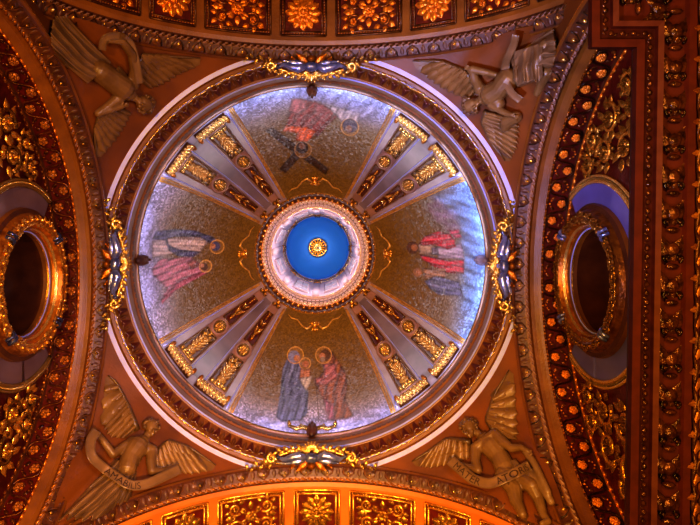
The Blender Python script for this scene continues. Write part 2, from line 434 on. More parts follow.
def coffer(arch, psi, w, v0, v1, kind, label, group, gm, fm):
    F0 = arch.F(psi, (v0 + v1) / 2); hh = v1 - v0
    t = thing('coffer', label, 'coffer', arch.P(psi, (v0 + v1) / 2, 0), group)
    p = MB(); p.plate(-w / 2, w / 2, -hh / 2, hh / 2, .015, F0, 8, 4); p.build('recessed_ground', RED, t)
    f = MB(); W, H = w / 2, hh / 2
    for q, rr in ((0, .055), (.17, .05)):
        f.tube([(-W + q, -H + q, .05), (-W / 3, -H + q, .05), (W / 3, -H + q, .05), (W - q, -H + q, .05)], rr, 5, 1, F0)
        f.tube([(-W + q, H - q, .05), (-W / 3, H - q, .05), (W / 3, H - q, .05), (W - q, H - q, .05)], rr, 5, 1, F0)
        f.tube([(-W + q, -H + q, .05), (-W + q, H - q, .05)], rr, 5, 1, F0)
        f.tube([(W - q, -H + q, .05), (W - q, H - q, .05)], rr, 5, 1, F0)
    for sgn in (-1, 1):
        k = int(w / .13)
        for i in range(k):
            u = -W + .09 + (w - .18) * i / max(1, k - 1)
            f.leaf((u, sgn * (H - .09), .04), .6, .12, .07, .05, F0, n=3)
        k = int(hh / .13)
        for i in range(k):
            v = -H + .09 + (hh - .18) * i / max(1, k - 1)
            f.leaf((sgn * (W - .09), v, .04), .9, .12, .07, .05, F0, n=3)
    f.build('gilt_frame', fm, t)
    g = MB()
    if kind == 'rosette':
        R = min(w, hh) * .40
        g.rosette((0, 0, .03), R, 12, .15, F0, rings=1)
        g.rosette((0, 0, .12), R * .62, 10, .12, F0, rings=2)
        g.build('rosette', gm, t)
    else:
        arabesque(g, F0, w - .4, hh - .4)
        g.build('arabesque', gm, t)
    return t
names = {-4: 'fourth to the left', -3: 'third to the left', -2: 'second to the left', -1: 'first to the left', 0: 'central', 1: 'first to the right', 2: 'second to the right', 3: 'third to the right', 4: 'fourth to the right'}
for arch, v0, v1, lab, gm, fm, sh in ((AT, 10.80, 13.0, 'upper', OGOLD, DGOLD, -.06), (AB, 10.72, 12.75, 'lower', GOLD, GOLD, .0)):  # upper gilding darker, lower brighter: their light put into the materials
    u = 0; st = 2.80 + .45
    for k in range(-4, 5):
        wide = k % 2 != 0
        w = 3.1 if wide else 2.15
        cum = {0: 0, 1: 3.12, 2: 6.22, 3: 9.32, 4: 12.4}[abs(k)]
        ps = (cum * (1 if k > 0 else -1)) / arch.b + sh
        if k == 0: lb = 'square gilt coffer with round rosette at the crown of the %s arch' % lab
        else: lb = '%s arch coffer with %s, %s of the crown one' % (lab, 'scrolling leaves' if wide else 'round rosette', names[k])
        coffer(arch, ps, w, v0, v1, 'arab' if wide else 'rosette', lb, 'coffers on the %s arch soffit' % lab, gm, fm)

# ------------------------------------------------------------------ pendentives
OUT, DRR = 9.9, .5
def pend_outer(az):
    c, s_ = cos(az), sin(az)
    if abs(c) >= abs(s_):
        r = OUT / abs(c); arch = AR if c > 0 else AL; lat = r * s_
    else:
        r = OUT / abs(s_); arch = AB if s_ > 0 else AT; lat = r * c
    return r, arch.zl(lat, DRR)
RS = 14.6
_qs = []
def corner_z(qc):
    e = 1e-4
    return max(pend_outer(qc - e)[1], pend_outer(qc + e)[1])
PEN = []
pnames = {1: 'ceiling.001', 3: 'ceiling.002', 5: 'ceiling.003', 7: 'ceiling.004'}
for q in (1, 3, 5, 7):
    ac = q * pi / 4; zcn = corner_z(ac)
    def P(i, j, ac=ac, zcn=zcn):
        az = ac + (i / 60 - .5) * 2 * R_(45 - 9)
        re, ze = pend_outer(az)
        w = max(0, 1 - abs(az - ac) / R_(9)); w = w * w * (3 - 2 * w)
        ze = ze * (1 - w) + zcn * w
        r0 = min(10.22, re - .02); zr = 27.36
        t = j / 30; r = r0 + (re - r0) * t
        g = lambda x: sqrt(max(0, 15.2 ** 2 - x * x))
        fr = (g(r) - g(re)) / max(1e-6, g(r0) - g(re))
        return Vector((r * cos(az), r * sin(az), ze + (zr - ze) * fr))
    mb = MB(); mb.grid(P, 61, 31)
    o = mb.build(pnames[q], [PEND]); o['kind'] = 'structure'; PEN.append(o)
    PEN[-1]['_'] = 0; del PEN[-1]['_']
# ray lookup on pendentives to place the sculptures on their real surface
vs_all = []; fs_all = []
for o in PEN + [dome_o]:
    k = len(vs_all); vs_all += [v.co.copy() for v in o.data.vertices]; fs_all += [tuple(i + k for i in p.vertices) for p in o.data.polygons]
# a low backing so that rays slightly off a pendentive still land near it
TREE = BVHTree.FromPolygons(vs_all, fs_all)
def ray(px, py): return Vector(((px - 324) / FO, (py - 234) / FO, 1.)).normalized()
def hit(px, py, zdef=24.):
    d = ray(px, py)
    loc, nrm, idx, dist = TREE.ray_cast(CAM, d)
    if loc is None or loc.z > 29:
        loc = CAM + d * (zdef / d.z)
    return loc
def surf(px, py, h=0., zdef=24.):
    p = hit(px, py, zdef); return p + (CAM - p).normalized() * h
def atz(px, py, z): return Vector((CAM.x + (px - 324) / FO * z, CAM.y + (py - 234) / FO * z, z))
def onplane(px, py, axis, val):
    d = ray(px, py); t = (val - CAM[axis]) / d[axis]; return CAM + d * t

# ------------------------------------------------------------------ dome ribs (8)
def dome_mould(mb, az0, rr0, az1, rr1, r, h=.06, n=24):
    pts = []
    for i in range(n + 1):
        t = i / n; pts.append(dome(az0 + (az1 - az0) * t, phi_of(rr0 + (rr1 - rr0) * t), h))
    mb.tube(pts, r, 6)
quad = {45: 'lower right', 135: 'lower left', 225: 'upper left', 315: 'upper right'}
for qa in (45, 135, 225, 315):
    # recessed strips (lavender) between and beside the ribs
    mb = MB(); ca = R_(qa)
    mb.grid(lambda i, j: dome(ca + R_(-17.6 + 35.2 * i / 24), PH_TOP * j / 40, .02), 25, 41)
    st = mb.build('trim_%d' % (6 + qa // 90), [LAV, TAUPE])
    st['kind'] = 'structure'
    mid = MB(); mid.grid(lambda i, j: dome(ca + R_(-3.4 + 6.8 * i / 8), phi_of(166 - 100 * j / 30), .035), 9, 31)
    mid.build('sunk_panel', TAUPE, st)
    em = MB()
    for sg in (-1, 1):
        for dd, rad in ((.0, .045), (.55, .02), (1.15, .045)):
            dome_mould(em, ca + R_(sg * (17.4 - dd)), 173, ca + R_(sg * (16.6 - dd)), 64, rad, .05)
    em.build('gilt_edge_moulding', LGOLD, st)
    wl = MB()
    for sg in (-1, 1):
        dome_mould(wl, ca + R_(sg * 15.0), 172, ca + R_(sg * 14.6), 70, .035, .03)
        dome_mould(wl, ca + R_(sg * 3.3), 166, ca + R_(sg * 3.1), 70, .03, .05)
    wl.build('pale_edge_line', WHITE, st)
    for side, off in (('clockwise', 8.1), ('anticlockwise', -8.1)):
        az = R_(qa + off)
        F = DF(az)
        horizontalish = (qa in (45, 225)) == (off < 0)
        nb = 'nearer the side mosaic' if horizontalish else ('nearer the bottom mosaic' if qa in (45, 135) else 'nearer the top mosaic')
        t = thing('dome_rib', 'gilded dome rib in the %s pair, %s' % (quad[qa], nb), 'rib', dome(az, phi_of(110)), 'paired gilded ribs of the dome')
        hw = lambda v: 4.2 + (v - 66) * .075    # half width in px at image radius v
        s_ = MB()
        def SP(i, j):
            v = 164 - (164 - 62) * j / 40; w = hw(v)
            u, h = ((-w, .02), (-w, .16), (-w + 1.1, .18), (w - 1.1, .18), (w, .16), (w, .02))[i]
            return F(u, v, h)
        s_.grid(SP, 6, 41)
        s_.add([SP(i, 0) for i in range(6)], [tuple(range(6))])
        s_.build('stone_shaft', PINK, t)
        # long tulip coffer
        def panel(v0, v1, name, bright, gm):
            g = MB(); g.grid(lambda i, j: F((-1 + 2 * i / 3) * (hw(v1 + (v0 - v1) * j / 12) - 2.0), v1 + (v0 - v1) * j / 12, .20), 4, 13)
            pn = g.build(name, RED, t)
            e = MB()
            for sg in (-1, 1):
                e.tube([F(sg * (hw(v) - 1.7), v, .22) for v in np.linspace(v0, v1, 10)], .055, 5)
            for v in (v0, v1):
                e.tube([F(x * (hw(v) - 1.7), v, .22) for x in (-1, -.3, .3, 1)], .055, 5)
            e.build('panel_edge', bright, pn)
            o = MB()
            L = v0 - v1; w = (hw((v0 + v1) / 2) - 2.2)
            if name == 'tulip_panel':
                # tulip: spreading husk at the base, rising leaves, small head
                o.tube([(x * (hw(v0) - 2.6), v0 - 2.2 + 1.6 * abs(x), .26) for x in np.linspace(-1, 1, 9)], [1.0] * 9, 5, .12, F)
                for x in (-.9, -.45, 0, .45, .9):
                    o.ball((x * (hw(v0) - 2.8), v0 - 2.0 + abs(x) * 1.2, .28), 1.6, 1.4, .14, 6, 4, F)
                o.ball((0, v0 - 6.5, .26), w * .75, 3.2, .15, 8, 5, F)
                for k in range(5):
                    vv = v0 - 7 - k * L * .115
                    for sg in (-1, 1):
                        o.leaf((sg * .4, vv, .24), -pi / 2 + sg * (.75 - .05 * k), w * 1.25, 2.6, .13, F, curl=.05, n=5)
                    o.ball((0, vv - 1.5, .28), 1.1, 1.6, .13, 6, 4, F)
                for sg in (-1, 1):
                    o.spiral((sg * w * .45, v1 + 5.5), w * .42, 0 if sg > 0 else pi, sg, 1.2, .8, F, 12, .28, .12)
                o.ball((0, v1 + 3.4, .28), 2., 1.9, .15, 6, 4, F)
            else:
                # drop: bell top, oval loop and tail
                o.spiral((0, v0 - 6.2), w * .72, -pi / 2, 1, .9, .8, F, 16, .27, .12)
                o.ball((0, v0 - 6.0, .26), w * .38, 3.0, .16, 7, 5, F)
                for sg in (-1, 1):
                    o.leaf((0, v0 - 20, .25), -pi / 2 + sg * .5, 7, 2.2, .13, F, n=5)
                    o.leaf((0, v0 - 9, .25), -pi / 2 + sg * .35, 11, 3.0, .13, F, n=5)
                    o.leaf((sg * .3, v0 - 15, .25), -pi / 2 + sg * .8, 4, 1.8, .13, F, n=4)
                o.tube([(0, v0 - 9, .26), (0, v1 + 3, .26)], [.9, .6], 5, .12, F)
                for k in range(3): o.ball((0, v1 + 2.6 + k * 2.8, .28), 1.2, 1.2, .13, 6, 4, F)
            o.build('gilt_foliage', gm, pn)
        panel(162.5, 130.5, 'tulip_panel', GOLDB, GOLDB)
        panel(112, 76, 'drop_panel', GOLD, GOLD)
        # round medallion with a rosette
        md = MB()
        md.tube([F(7.6 * cos(a), 121 + 7.6 * sin(a), .2) for a in np.linspace(0, 2 * pi, 25)], .11, 6, cap=False)
        mo = md.build('medallion_ring', PINK, t)
        g = MB(); g.add([F(0, 121, .21)] + [F(7.0 * cos(a), 121 + 7.0 * sin(a), .20) for a in np.linspace(0, 2 * pi, 21)[:-1]], [(0, i + 1, (i + 1) % 20 + 1) for i in range(20)])
        g.build('medallion_ground', RED, mo)
        g = MB(); g.rosette((0, 121, .22), 5.0, 8, .2, F, rings=1, wf=3.4); g.ball((0, 121, .34), 1.7, 1.7, .14, 8, 5, F)
        g.tube([(5.6 * cos(a), 121 + 5.6 * sin(a), .24) for a in np.linspace(0, 2 * pi, 21)], .7, 5, .12, F)
        g.build('rosette', GOLDB, mo)
        # leaf bracket at the foot
        b = MB(); W = R_(6.3)
        F2 = lambda u, v, h: dome(az - R_(.35 if off > 0 else -.35) + u / 166., phi_of(min(v, 174)), h)
        b.box2(-18, 18, 165.5, 172.8, .03, .16, F2)
        for sg in (-1, 1):
            b.ball((sg * 17.5, 166.5, .2), 2.4, 2.2, .2, 6, 4, F2)
        bo = b.build('leaf_bracket', DGOLD, t)
        l = MB()
        for k in range(9):
            x = -16 + 4 * k
            l.leaf((x - 1.5, 173, .18), -pi / 2 + .5, 7.5, 4.0, .16, F2, curl=.05, n=5)
            l.leaf((x + 1.0, 166, .2), pi / 2 + .9, 5.0, 3.0, .14, F2, n=4)
            l.ball((x + 1.8, 169.5, .24), 1.1, 1.1, .13, 6, 4, F2)
        l.build('gilt_leaves', GOLDB, bo)
        c = MB()
        for sg in (-1, 1):
            c.spiral((sg * 2.0, 66), 2.4, 0 if sg > 0 else pi, sg, 1.2, .8, F, 12, .26, .12)
        c.ball((0, 63.5, .28), 2.2, 1.8, .16, 6, 4, F)
        c.build('gilt_console', GOLD, t)

# ------------------------------------------------------------------ mosaics
def uv_of(p): return (p.x / p.z * FO, p.y / p.z * FO)
def px_uv(px, py):
    d = ray(px, py); loc, n_, i_, _ = DT.ray_cast(CAM, d)
    if loc is None: loc = CAM + d * (32 / d.z)
    return uv_of(loc)
k = len(dome_o.data.vertices)
_mb = MB(); _mb.grid(lambda i, j: dome(2 * pi * i / NA, -.12 + (PH_TOP + .16) * j / (NP - 1), 0), NA, NP, cu=True)
DT = BVHTree.FromPolygons([Vector(v) for v in _mb.v], _mb.f)
def sdf_poly(U, V, poly):
    d = np.full(U.shape, 1e18); s_ = np.ones(U.shape); n = len(poly)
    for i in range(n):
        ax, ay = poly[i]; bx, by = poly[i - 1]
        ex, ey = bx - ax, by - ay; wx, wy = U - ax, V - ay
        t = np.clip((wx * ex + wy * ey) / (ex * ex + ey * ey + 1e-12), 0, 1)
        dx, dy = wx - ex * t, wy - ey * t
        d = np.minimum(d, dx * dx + dy * dy)
        c1 = V >= ay; c2 = V < by; c3 = (ex * wy) > (ey * wx)
        flip = (c1 & c2 & c3) | (~c1 & ~c2 & ~c3); s_ = np.where(flip, -s_, s_)
    return s_ * np.sqrt(d)
class Paint:
    def __init__(s, ox, oy, sc): s.o = (ox, oy, sc); s.ops = []
    def c(s, x, y): ox, oy, sc = s.o; return px_uv(ox + x / sc, oy + y / sc)
    def poly(s, pts, col, fold=.0, fa=0., fs=.6, soft=1.0, al=1.): s.ops.append(('p', [s.c(*p) for p in pts], col, fold, fa, fs, soft, al))
    def disc(s, x, y, r, col, soft=.6, al=1.): s.ops.append(('d', s.c(x, y), r / s.o[2], col, soft, al))
    def halo(s, x, y, r, w, col, al=1.): s.ops.append(('h', s.c(x, y), r / s.o[2], w * .6 / s.o[2], col, al * .85)); s.ops.append(('d', s.c(x, y), r / s.o[2], (.30, .17, .03), .6, .6))
    def line(s, a, b, w, col, al=1.): s.ops.append(('l', s.c(*a), s.c(*b), w / s.o[2], col, al))
    def run(s, U, V, C):
        for op in s.ops:
            if op[0] == 'p':
                _, poly, col, fold, fa, fs, soft, al = op
                d = sdf_poly(U, V, poly)
                a = np.clip(.5 - d / soft, 0, 1) * al
                t = U * cos(fa) + V * sin(fa); w = U * -sin(fa) + V * cos(fa)
                sh = 1 + fold * np.sin(t * fs * 2 + 1.3 * np.sin(w * .16)) + fold * .6 * np.sin(t * fs * 4.3 + w * .2)
                sh = sh * (1 - .45 * np.clip(1 + d / 2.5, 0, 1))
                sh = .82 * (1 + 1.6 * (sh - 1)); sh = np.clip(sh, .12, 1.5)
                cc = np.array(col)[None, :] * sh[:, None]
            elif op[0] == 'd':
                _, c, r, col, soft, al = op
                d = np.hypot(U - c[0], V - c[1]) - r; a = np.clip(.5 - d / soft, 0, 1) * al
                cc = np.array(col)[None, :] * (1 + .25 * np.clip(-d / r, 0, 1) - .15)[:, None]
            elif op[0] == 'h':
                _, c, r, w, col, al = op
                d = np.abs(np.hypot(U - c[0], V - c[1]) - r) - w / 2; a = np.clip(.5 - d / .6, 0, 1) * al
                cc = np.array(col)[None, :] * np.ones(len(U))[:, None]
            else:
                _, A, B, w, col, al = op
                ex, ey = B[0] - A[0], B[1] - A[1]; wx, wy = U - A[0], V - A[1]
                t = np.clip((wx * ex + wy * ey) / (ex * ex + ey * ey), 0, 1)
                d = np.hypot(wx - ex * t, wy - ey * t) - w / 2; a = np.clip(.5 - d / .7, 0, 1) * al
                cc = np.array(col)[None, :] * np.ones(len(U))[:, None]
            C[:] = C * (1 - a[:, None]) + cc * a[:, None]
SKIN = (.42, .2, .1); HALO = (.75, .42, .08)
pt = Paint(230, 70, 3.889)      # top: reclining red-robed figure, crossed beams, white-winged figure
pt.poly([(60, 110), (230, 70), (400, 60), (610, 110), (560, 190), (470, 190), (380, 130), (240, 110), (90, 160)], (.30, .32, .55), .3, .5, .25, 10, .55)
pt.poly([(135, 235), (165, 222), (250, 285), (385, 385), (372, 408), (225, 305)], (.05, .022, .008), .1, 0, .5, 1.5, .95)
pt.poly([(265, 300), (290, 320), (215, 402), (190, 385)], (.05, .022, .008), .1, 0, .5, 1.5, .95)
pt.poly([(218, 215), (235, 150), (262, 112), (330, 120), (400, 150), (418, 182), (380, 215), (340, 262), (300, 230)], (.26, .03, .025), .22, .6, .35, 2.5)
pt.poly([(238, 112), (288, 112), (300, 150), (262, 172), (228, 162)], (.50, .16, .16), .15, .3, .3, 2)
pt.poly([(330, 120), (400, 150), (360, 200), (330, 180)], (.42, .12, .12), .2, .8, .3, 4, .6)
pt.poly([(205, 238), (218, 214), (300, 220), (336, 238), (320, 265), (295, 282), (255, 274), (262, 246)], (.85, .17, .03), .18, .5, .5, 1.5)
pt.halo(284, 310, 32, 6, (.45, .3, .12)); pt.disc(281, 302, 24, (.035, .018, .01)); pt.disc(280, 296, 13, (.2, .09, .04))
pt.poly([(370, 135), (425, 145), (510, 168), (498, 205), (440, 205)], (.60, .55, .55), .22, .4, .4, 2)
pt.poly([(420, 160), (560, 130), (600, 160), (510, 190)], (.45, .45, .6), .2, .9, .3, 5, .5)
pt.halo(466, 222, 34, 7, HALO); pt.disc(467, 216, 29, (.06, .05, .10)); pt.disc(462, 228, 14, (.24, .12, .07))
pl = Paint(100, 190, 4.375)     # left: two robed figures, heads toward the lantern
pl.poly([(175, 60), (230, 60), (262, 200), (250, 330), (290, 520), (180, 520)], (.35, .36, .62), .3, .2, .2, 14, .6)
pl.poly([(228, 222), (300, 212), (400, 203), (482, 215), (462, 240), (430, 285), (380, 270), (310, 280), (228, 300)], (.62, .52, .50), .2, 1.57, .45, 2)
pl.poly([(226, 215), (245, 180), (330, 170), (420, 178), (495, 205), (532, 240), (520, 268), (504, 274), (490, 240), (440, 207), (330, 205), (296, 212), (300, 236), (340, 258), (440, 268), (405, 296), (340, 290), (300, 265), (285, 222)], (.075, .085, .22), .25, 1.4, .4, 1.6)
pl.poly([(225, 345), (262, 302), (400, 292), (440, 325), (472, 345), (462, 362), (380, 400), (330, 432), (290, 480), (264, 490), (290, 430), (232, 372)], (.52, .20, .30), .25, 1.2, .4, 2)
pl.poly([(470, 345), (470, 362), (330, 440), (272, 500), (265, 480), (340, 400)], (.55, .12, .22), .2, 1., .4, 1.5)
pl.poly([(410, 300), (438, 330), (400, 350), (380, 320)], (.35, .12, .1), .2, 1., .4, 2)
pl.halo(512, 248, 29, 9, HALO); pl.disc(505, 246, 20, (.07, .08, .2)); pl.disc(494, 246, 12, SKIN)
pl.halo(462, 333, 25, 10, HALO); pl.disc(455, 335, 16, (.10, .05, .03)); pl.disc(446, 330, 10, SKIN)
pr = Paint(370, 190, 4.375)     # right: red-cloaked and blue-cloaked figures
pr.poly([(270, 20), (420, 0), (500, 150), (505, 330), (470, 520), (400, 520), (400, 330), (390, 160)], (.18, .36, .75), .3, 1.57, .2, 12, .8)
pr.poly([(240, 60), (300, 30), (390, 100), (400, 200), (330, 180), (280, 140)], (.26, .18, .34), .2, 1.57, .2, 14, .6)
pr.poly([(290, 248), (400, 232), (415, 300), (300, 300)], (.50, .42, .62), .2, 1.57, .4, 2)
pr.poly([(212, 236), (270, 236), (296, 250), (296, 282), (215, 282)], (.50, .38, .30), .12, 1.57, .4, 2)
pr.poly([(268, 252), (298, 250), (300, 284), (270, 282)], (.22, .20, .34), .2, 0, .8, 1.5)
pr.poly([(214, 236), (238, 202), (300, 180), (345, 190), (370, 215), (378, 248), (340, 262), (285, 240), (232, 244)], (.58, .03, .06), .25, 1.3, .45, 1.5)
pr.poly([(214, 280), (262, 288), (350, 308), (412, 302), (412, 368), (340, 364), (270, 332), (232, 306)], (.60, .03, .07), .25, 1.6, .45, 1.5)
pr.poly([(336, 174), (388, 172), (402, 206), (368, 212)], (.55, .04, .12), .25, 1.3, .5, 1.5)
pr.poly([(228, 343), (330, 342), (336, 382), (240, 388)], (.42, .26, .18), .2, 1.6, .5, 2)
pr.poly([(238, 398), (290, 376), (392, 402), (408, 466), (300, 458), (262, 432)], (.14, .17, .42), .25, 1.6, .4, 1.8)
pr.disc(187, 252, 27, (.09, .035, .012)); pr.disc(194, 252, 15, (.33, .15, .06))
pr.disc(208, 360, 20, (.30, .16, .07)); pr.disc(214, 360, 12, SKIN)
pb = Paint(230, 320, 4.1)       # bottom: blue-mantled woman with child, brown-cloaked man with staff
pb.poly([(60, 370), (180, 400), (330, 425), (500, 395), (620, 350), (690, 400), (500, 470), (160, 470)], (.36, .38, .68), .3, 1.2, .2, 14, .7)
pb.poly([(266, 128), (238, 152), (215, 200), (206, 300), (188, 398), (215, 418), (292, 412), (318, 380), (322, 300), (302, 250), (294, 200), (292, 148)], (.13, .16, .34), .3, .15, .4, 1.6)
pb.poly([(240, 240), (300, 255), (305, 330), (250, 380), (215, 330)], (.10, .13, .30), .35, .6, .35, 6, .6)
pb.halo(268, 144, 32, 7, HALO); pb.disc(262, 150, 24, (.20, .22, .38)); pb.disc(274, 157, 13, SKIN)
pb.halo(308, 178, 22, 6, HALO); pb.poly([(288, 200), (330, 200), (334, 240), (284, 240)], (.52, .22, .10), .1, 0, .4, 3)
pb.disc(310, 181, 13, (.35, .14, .06)); pb.poly([(286, 240), (336, 228), (330, 262), (312, 288), (296, 268)], (.60, .55, .50), .15, .3, .5, 2)
pb.poly([(400, 124), (420, 130), (446, 170), (474, 215), (482, 262), (474, 330), (508, 392), (480, 404), (410, 412), (388, 340), (362, 292), (348, 250), (388, 205), (372, 168)], (.24, .085, .03), .25, .15, .35, 2)
pb.poly([(385, 180), (432, 180), (442, 232), (400, 262), (352, 268), (344, 240), (384, 232)], (.42, .16, .18), .2, .8, .45, 2)
pb.poly([(384, 320), (428, 345), (432, 412), (394, 408)], (.34, .12, .20), .3, .1, .5, 3, .8)
pb.halo(384, 144, 32, 7, (.7, .4, .12)); pb.disc(390, 144, 23, (.10, .05, .02)); pb.disc(378, 148, 13, SKIN); pb.disc(380, 160, 10, (.25, .2, .16))
pb.line((350, 235), (364, 405), 4, (.06, .03, .015))
def make_mosaic(azd, paint, label):
    t = thing('mosaic_panel', label, 'mosaic', dome(R_(azd), phi_of(130)))
    nu, nv = 260, 200
    mb = MB(); mb.grid(lambda i, j: dome(R_(azd - 27.6 + 55.2 * i / (nu - 1)), PH_TOP * j / (nv - 1), .03), nu, nv)
    W = np.array([tuple(v) for v in mb.v]); U = W[:, 0] / W[:, 2] * FO; V = W[:, 1] / W[:, 2] * FO
    rr = np.hypot(U, V)
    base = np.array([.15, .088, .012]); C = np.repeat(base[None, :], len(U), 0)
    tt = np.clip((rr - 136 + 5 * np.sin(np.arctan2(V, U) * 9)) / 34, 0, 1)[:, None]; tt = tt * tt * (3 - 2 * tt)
    C = C * (1 - tt) + np.array([.40, .40, .50])[None, :] * tt  # pale stones, with reflected rim light painted into their colour
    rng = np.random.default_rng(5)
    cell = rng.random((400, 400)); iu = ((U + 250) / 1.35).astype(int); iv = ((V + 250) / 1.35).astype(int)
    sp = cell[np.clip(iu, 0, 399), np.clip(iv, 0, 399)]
    tint = {270: (.85, .95, 1.25), 0: (.55, .95, 1.5), 180: (1., .97, 1.1), 90: (1., .95, 1.15)}[azd]  # cool rim light, bluest at right and top, put into the tint
    pale = np.array(tint)[None, :] * (.45 + 1.35 * sp ** 2)[:, None]  # rim sparkle painted as random bright tesserae
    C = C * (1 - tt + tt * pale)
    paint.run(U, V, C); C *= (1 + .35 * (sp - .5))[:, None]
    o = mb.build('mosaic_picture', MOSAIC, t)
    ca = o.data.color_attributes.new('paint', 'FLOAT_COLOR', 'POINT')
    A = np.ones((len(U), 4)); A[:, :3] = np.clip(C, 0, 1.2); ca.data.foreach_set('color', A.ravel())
    return t
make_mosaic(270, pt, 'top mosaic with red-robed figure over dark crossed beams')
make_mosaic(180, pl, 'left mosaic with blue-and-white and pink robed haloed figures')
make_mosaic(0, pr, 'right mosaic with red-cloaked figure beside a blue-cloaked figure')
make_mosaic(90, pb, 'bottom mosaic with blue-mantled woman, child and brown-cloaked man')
# gilt swags above and small gilt heads below each mosaic
dirn = {270: 'top', 180: 'left', 0: 'right', 90: 'bottom'}
for azd, nm in dirn.items():
    F = DF(R_(azd))
    t = thing('gilt_swag', 'small gilt crest with wavy garland at inner end of %s mosaic' % nm, 'ornament', dome(R_(azd), phi_of(72)), 'crests at the inner ends of the mosaics')
    g = MB(); g.ball((0, 72, .12), 3.2, 2.6, .18, 8, 5, F); g.ball((0, 76.5, .12), 2., 2.2, .16, 8, 5, F)
    g.leaf((0, 70, .08), 0.1, 6, 3, .12, F); g.leaf((0, 70, .08), pi - .1, 6, 3, .12, F)
    for sg in (-1, 1): g.leaf((0, 74, .1), pi / 2 + sg * .8, 5, 2.4, .12, F)
    g.build('crest', GOLD, t)
    g = MB()
    for sg in (-1, 1):
        g.tube([(sg * x, y, .06) for x, y in ((3, 72), (8, 76), (13, 74), (18, 69), (24, 69), (28, 67))], [.9, 1., .8, .7, .6, .3], 5, .08, F)
    g.build('garland', LGOLD, t)
    t = thing('gilt_keystone', 'dark half-round head with gilt scrolls at rim of %s mosaic' % nm, 'ornament', dome(R_(azd), phi_of(170)), 'heads at the rims of the mosaics')
    g = MB(); g.ball((0, 172.5, .12), 6.0, 4.6, .30, 12, 6, F); g.ball((-3, 172, .24), 1.6, 2.6, .2, 8, 5, F); g.ball((3, 172, .24), 1.6, 2.6, .2, 8, 5, F); g.ball((0, 169.6, .28), 1.8, 1.6, .18, 8, 5, F)
    g.build('head', DBROWN if nm != 'right' else TAUPE, t)
    if nm in ('bottom',):
        g = MB()
        for sg in (-1, 1):
            g.tube([(sg * x, y, .12) for x, y in ((4, 171), (10, 169.5), (16, 171.5), (23, 170))], [1.2, 1.3, 1.2, .8], 5, .1, F)
            g.spiral((sg * 23, 168.5), 2.4, -pi / 2, sg, 1.2, .8, F, 12, .14, .12)
            g.leaf((sg * 10, 170, .1), pi / 2 * -1 + sg * .7, 5, 2.5, .12, F)
        g.build('gilt_scroll', GOLDB, t)

# ------------------------------------------------------------------ lantern
lp = [(4.42, 41.40), (4.30, 41.35), (4.22, 41.45), (4.18, 41.65), (3.96, 41.85), (3.90, 41.85), (3.84, 41.9), (3.80, 42.2), (3.76, 42.25), (3.66, 42.30), (3.64, 42.6), (3.60, 42.62), (3.52, 42.7), (3.51, 43.1), (3.40, 43.15), (3.36, 43.2), (3.36, 43.5)]
lm = [GOLD, DBROWN, DBROWN, DBROWN, DGOLD, WALLW, GOLDB, WALLW, WALLW, EDK, WALLW, WALLW, DGOLD, WALLW, GOLD, WALLW]
lantern = lathe('trim_10', lp, lm, n=128)
mb = MB(); n = 60
for k in range(n):
    a = 2 * pi * k / n
    mb.ball((4.07 * cos(a), 4.07 * sin(a), 41.72), .12, .12, .10, 8, 5)
    a += pi / n; mb.ball((4.3 * cos(a), 4.3 * sin(a), 41.33), .07, .07, .05, 6, 4)
mb.build('bead_row', GOLD, lantern)
for rad, zz, nn, mm, nme, s1 in ((3.87, 41.86, 96, GOLDB, 'gilt_pearl_row', .055), (3.71, 42.24, 80, DBROWN, 'dentil_row', .05), (3.575, 42.62, 72, DGOLD, 'lower_pearl_row', .045)):
    mb = MB()
    for k in range(nn):
        a = 2 * pi * k / nn; mb.ball((rad * cos(a), rad * sin(a), zz), s1, s1, s1, 6, 4)
    mb.build(nme, mm, lantern)
wall = lathe('wall_lantern', [(3.37, 43.4), (3.37, 57.3)], [WALLW], n=96)
cup = MB()
cup.grid(lambda i, j: Vector((3.12 * cos(2 * pi * i / 96) * cos(j / 16 * pi / 2), 3.12 * sin(2 * pi * i / 96) * cos(j / 16 * pi / 2), 57.2 + 1.7 * sin(j / 16 * pi / 2))), 96, 17, cu=True)
o = cup.build('ceiling.005', BLUED); o['kind'] = 'structure'
cor = lathe('trim_11', [(3.37, 56.1), (3.30, 56.2), (3.28, 56.4), (3.22, 56.6), (3.16, 56.8), (3.12, 57.2)], [GOLD, WHITE, DGOLD, GOLD, WHITE], n=96)
mb = MB()
for k in range(48):
    a = 2 * pi * k / 48; mb.ball((3.24 * cos(a), 3.24 * sin(a), 56.45), .07, .07, .1, 6, 4)
mb.build('gilt_pearl_row', GOLD, cor)
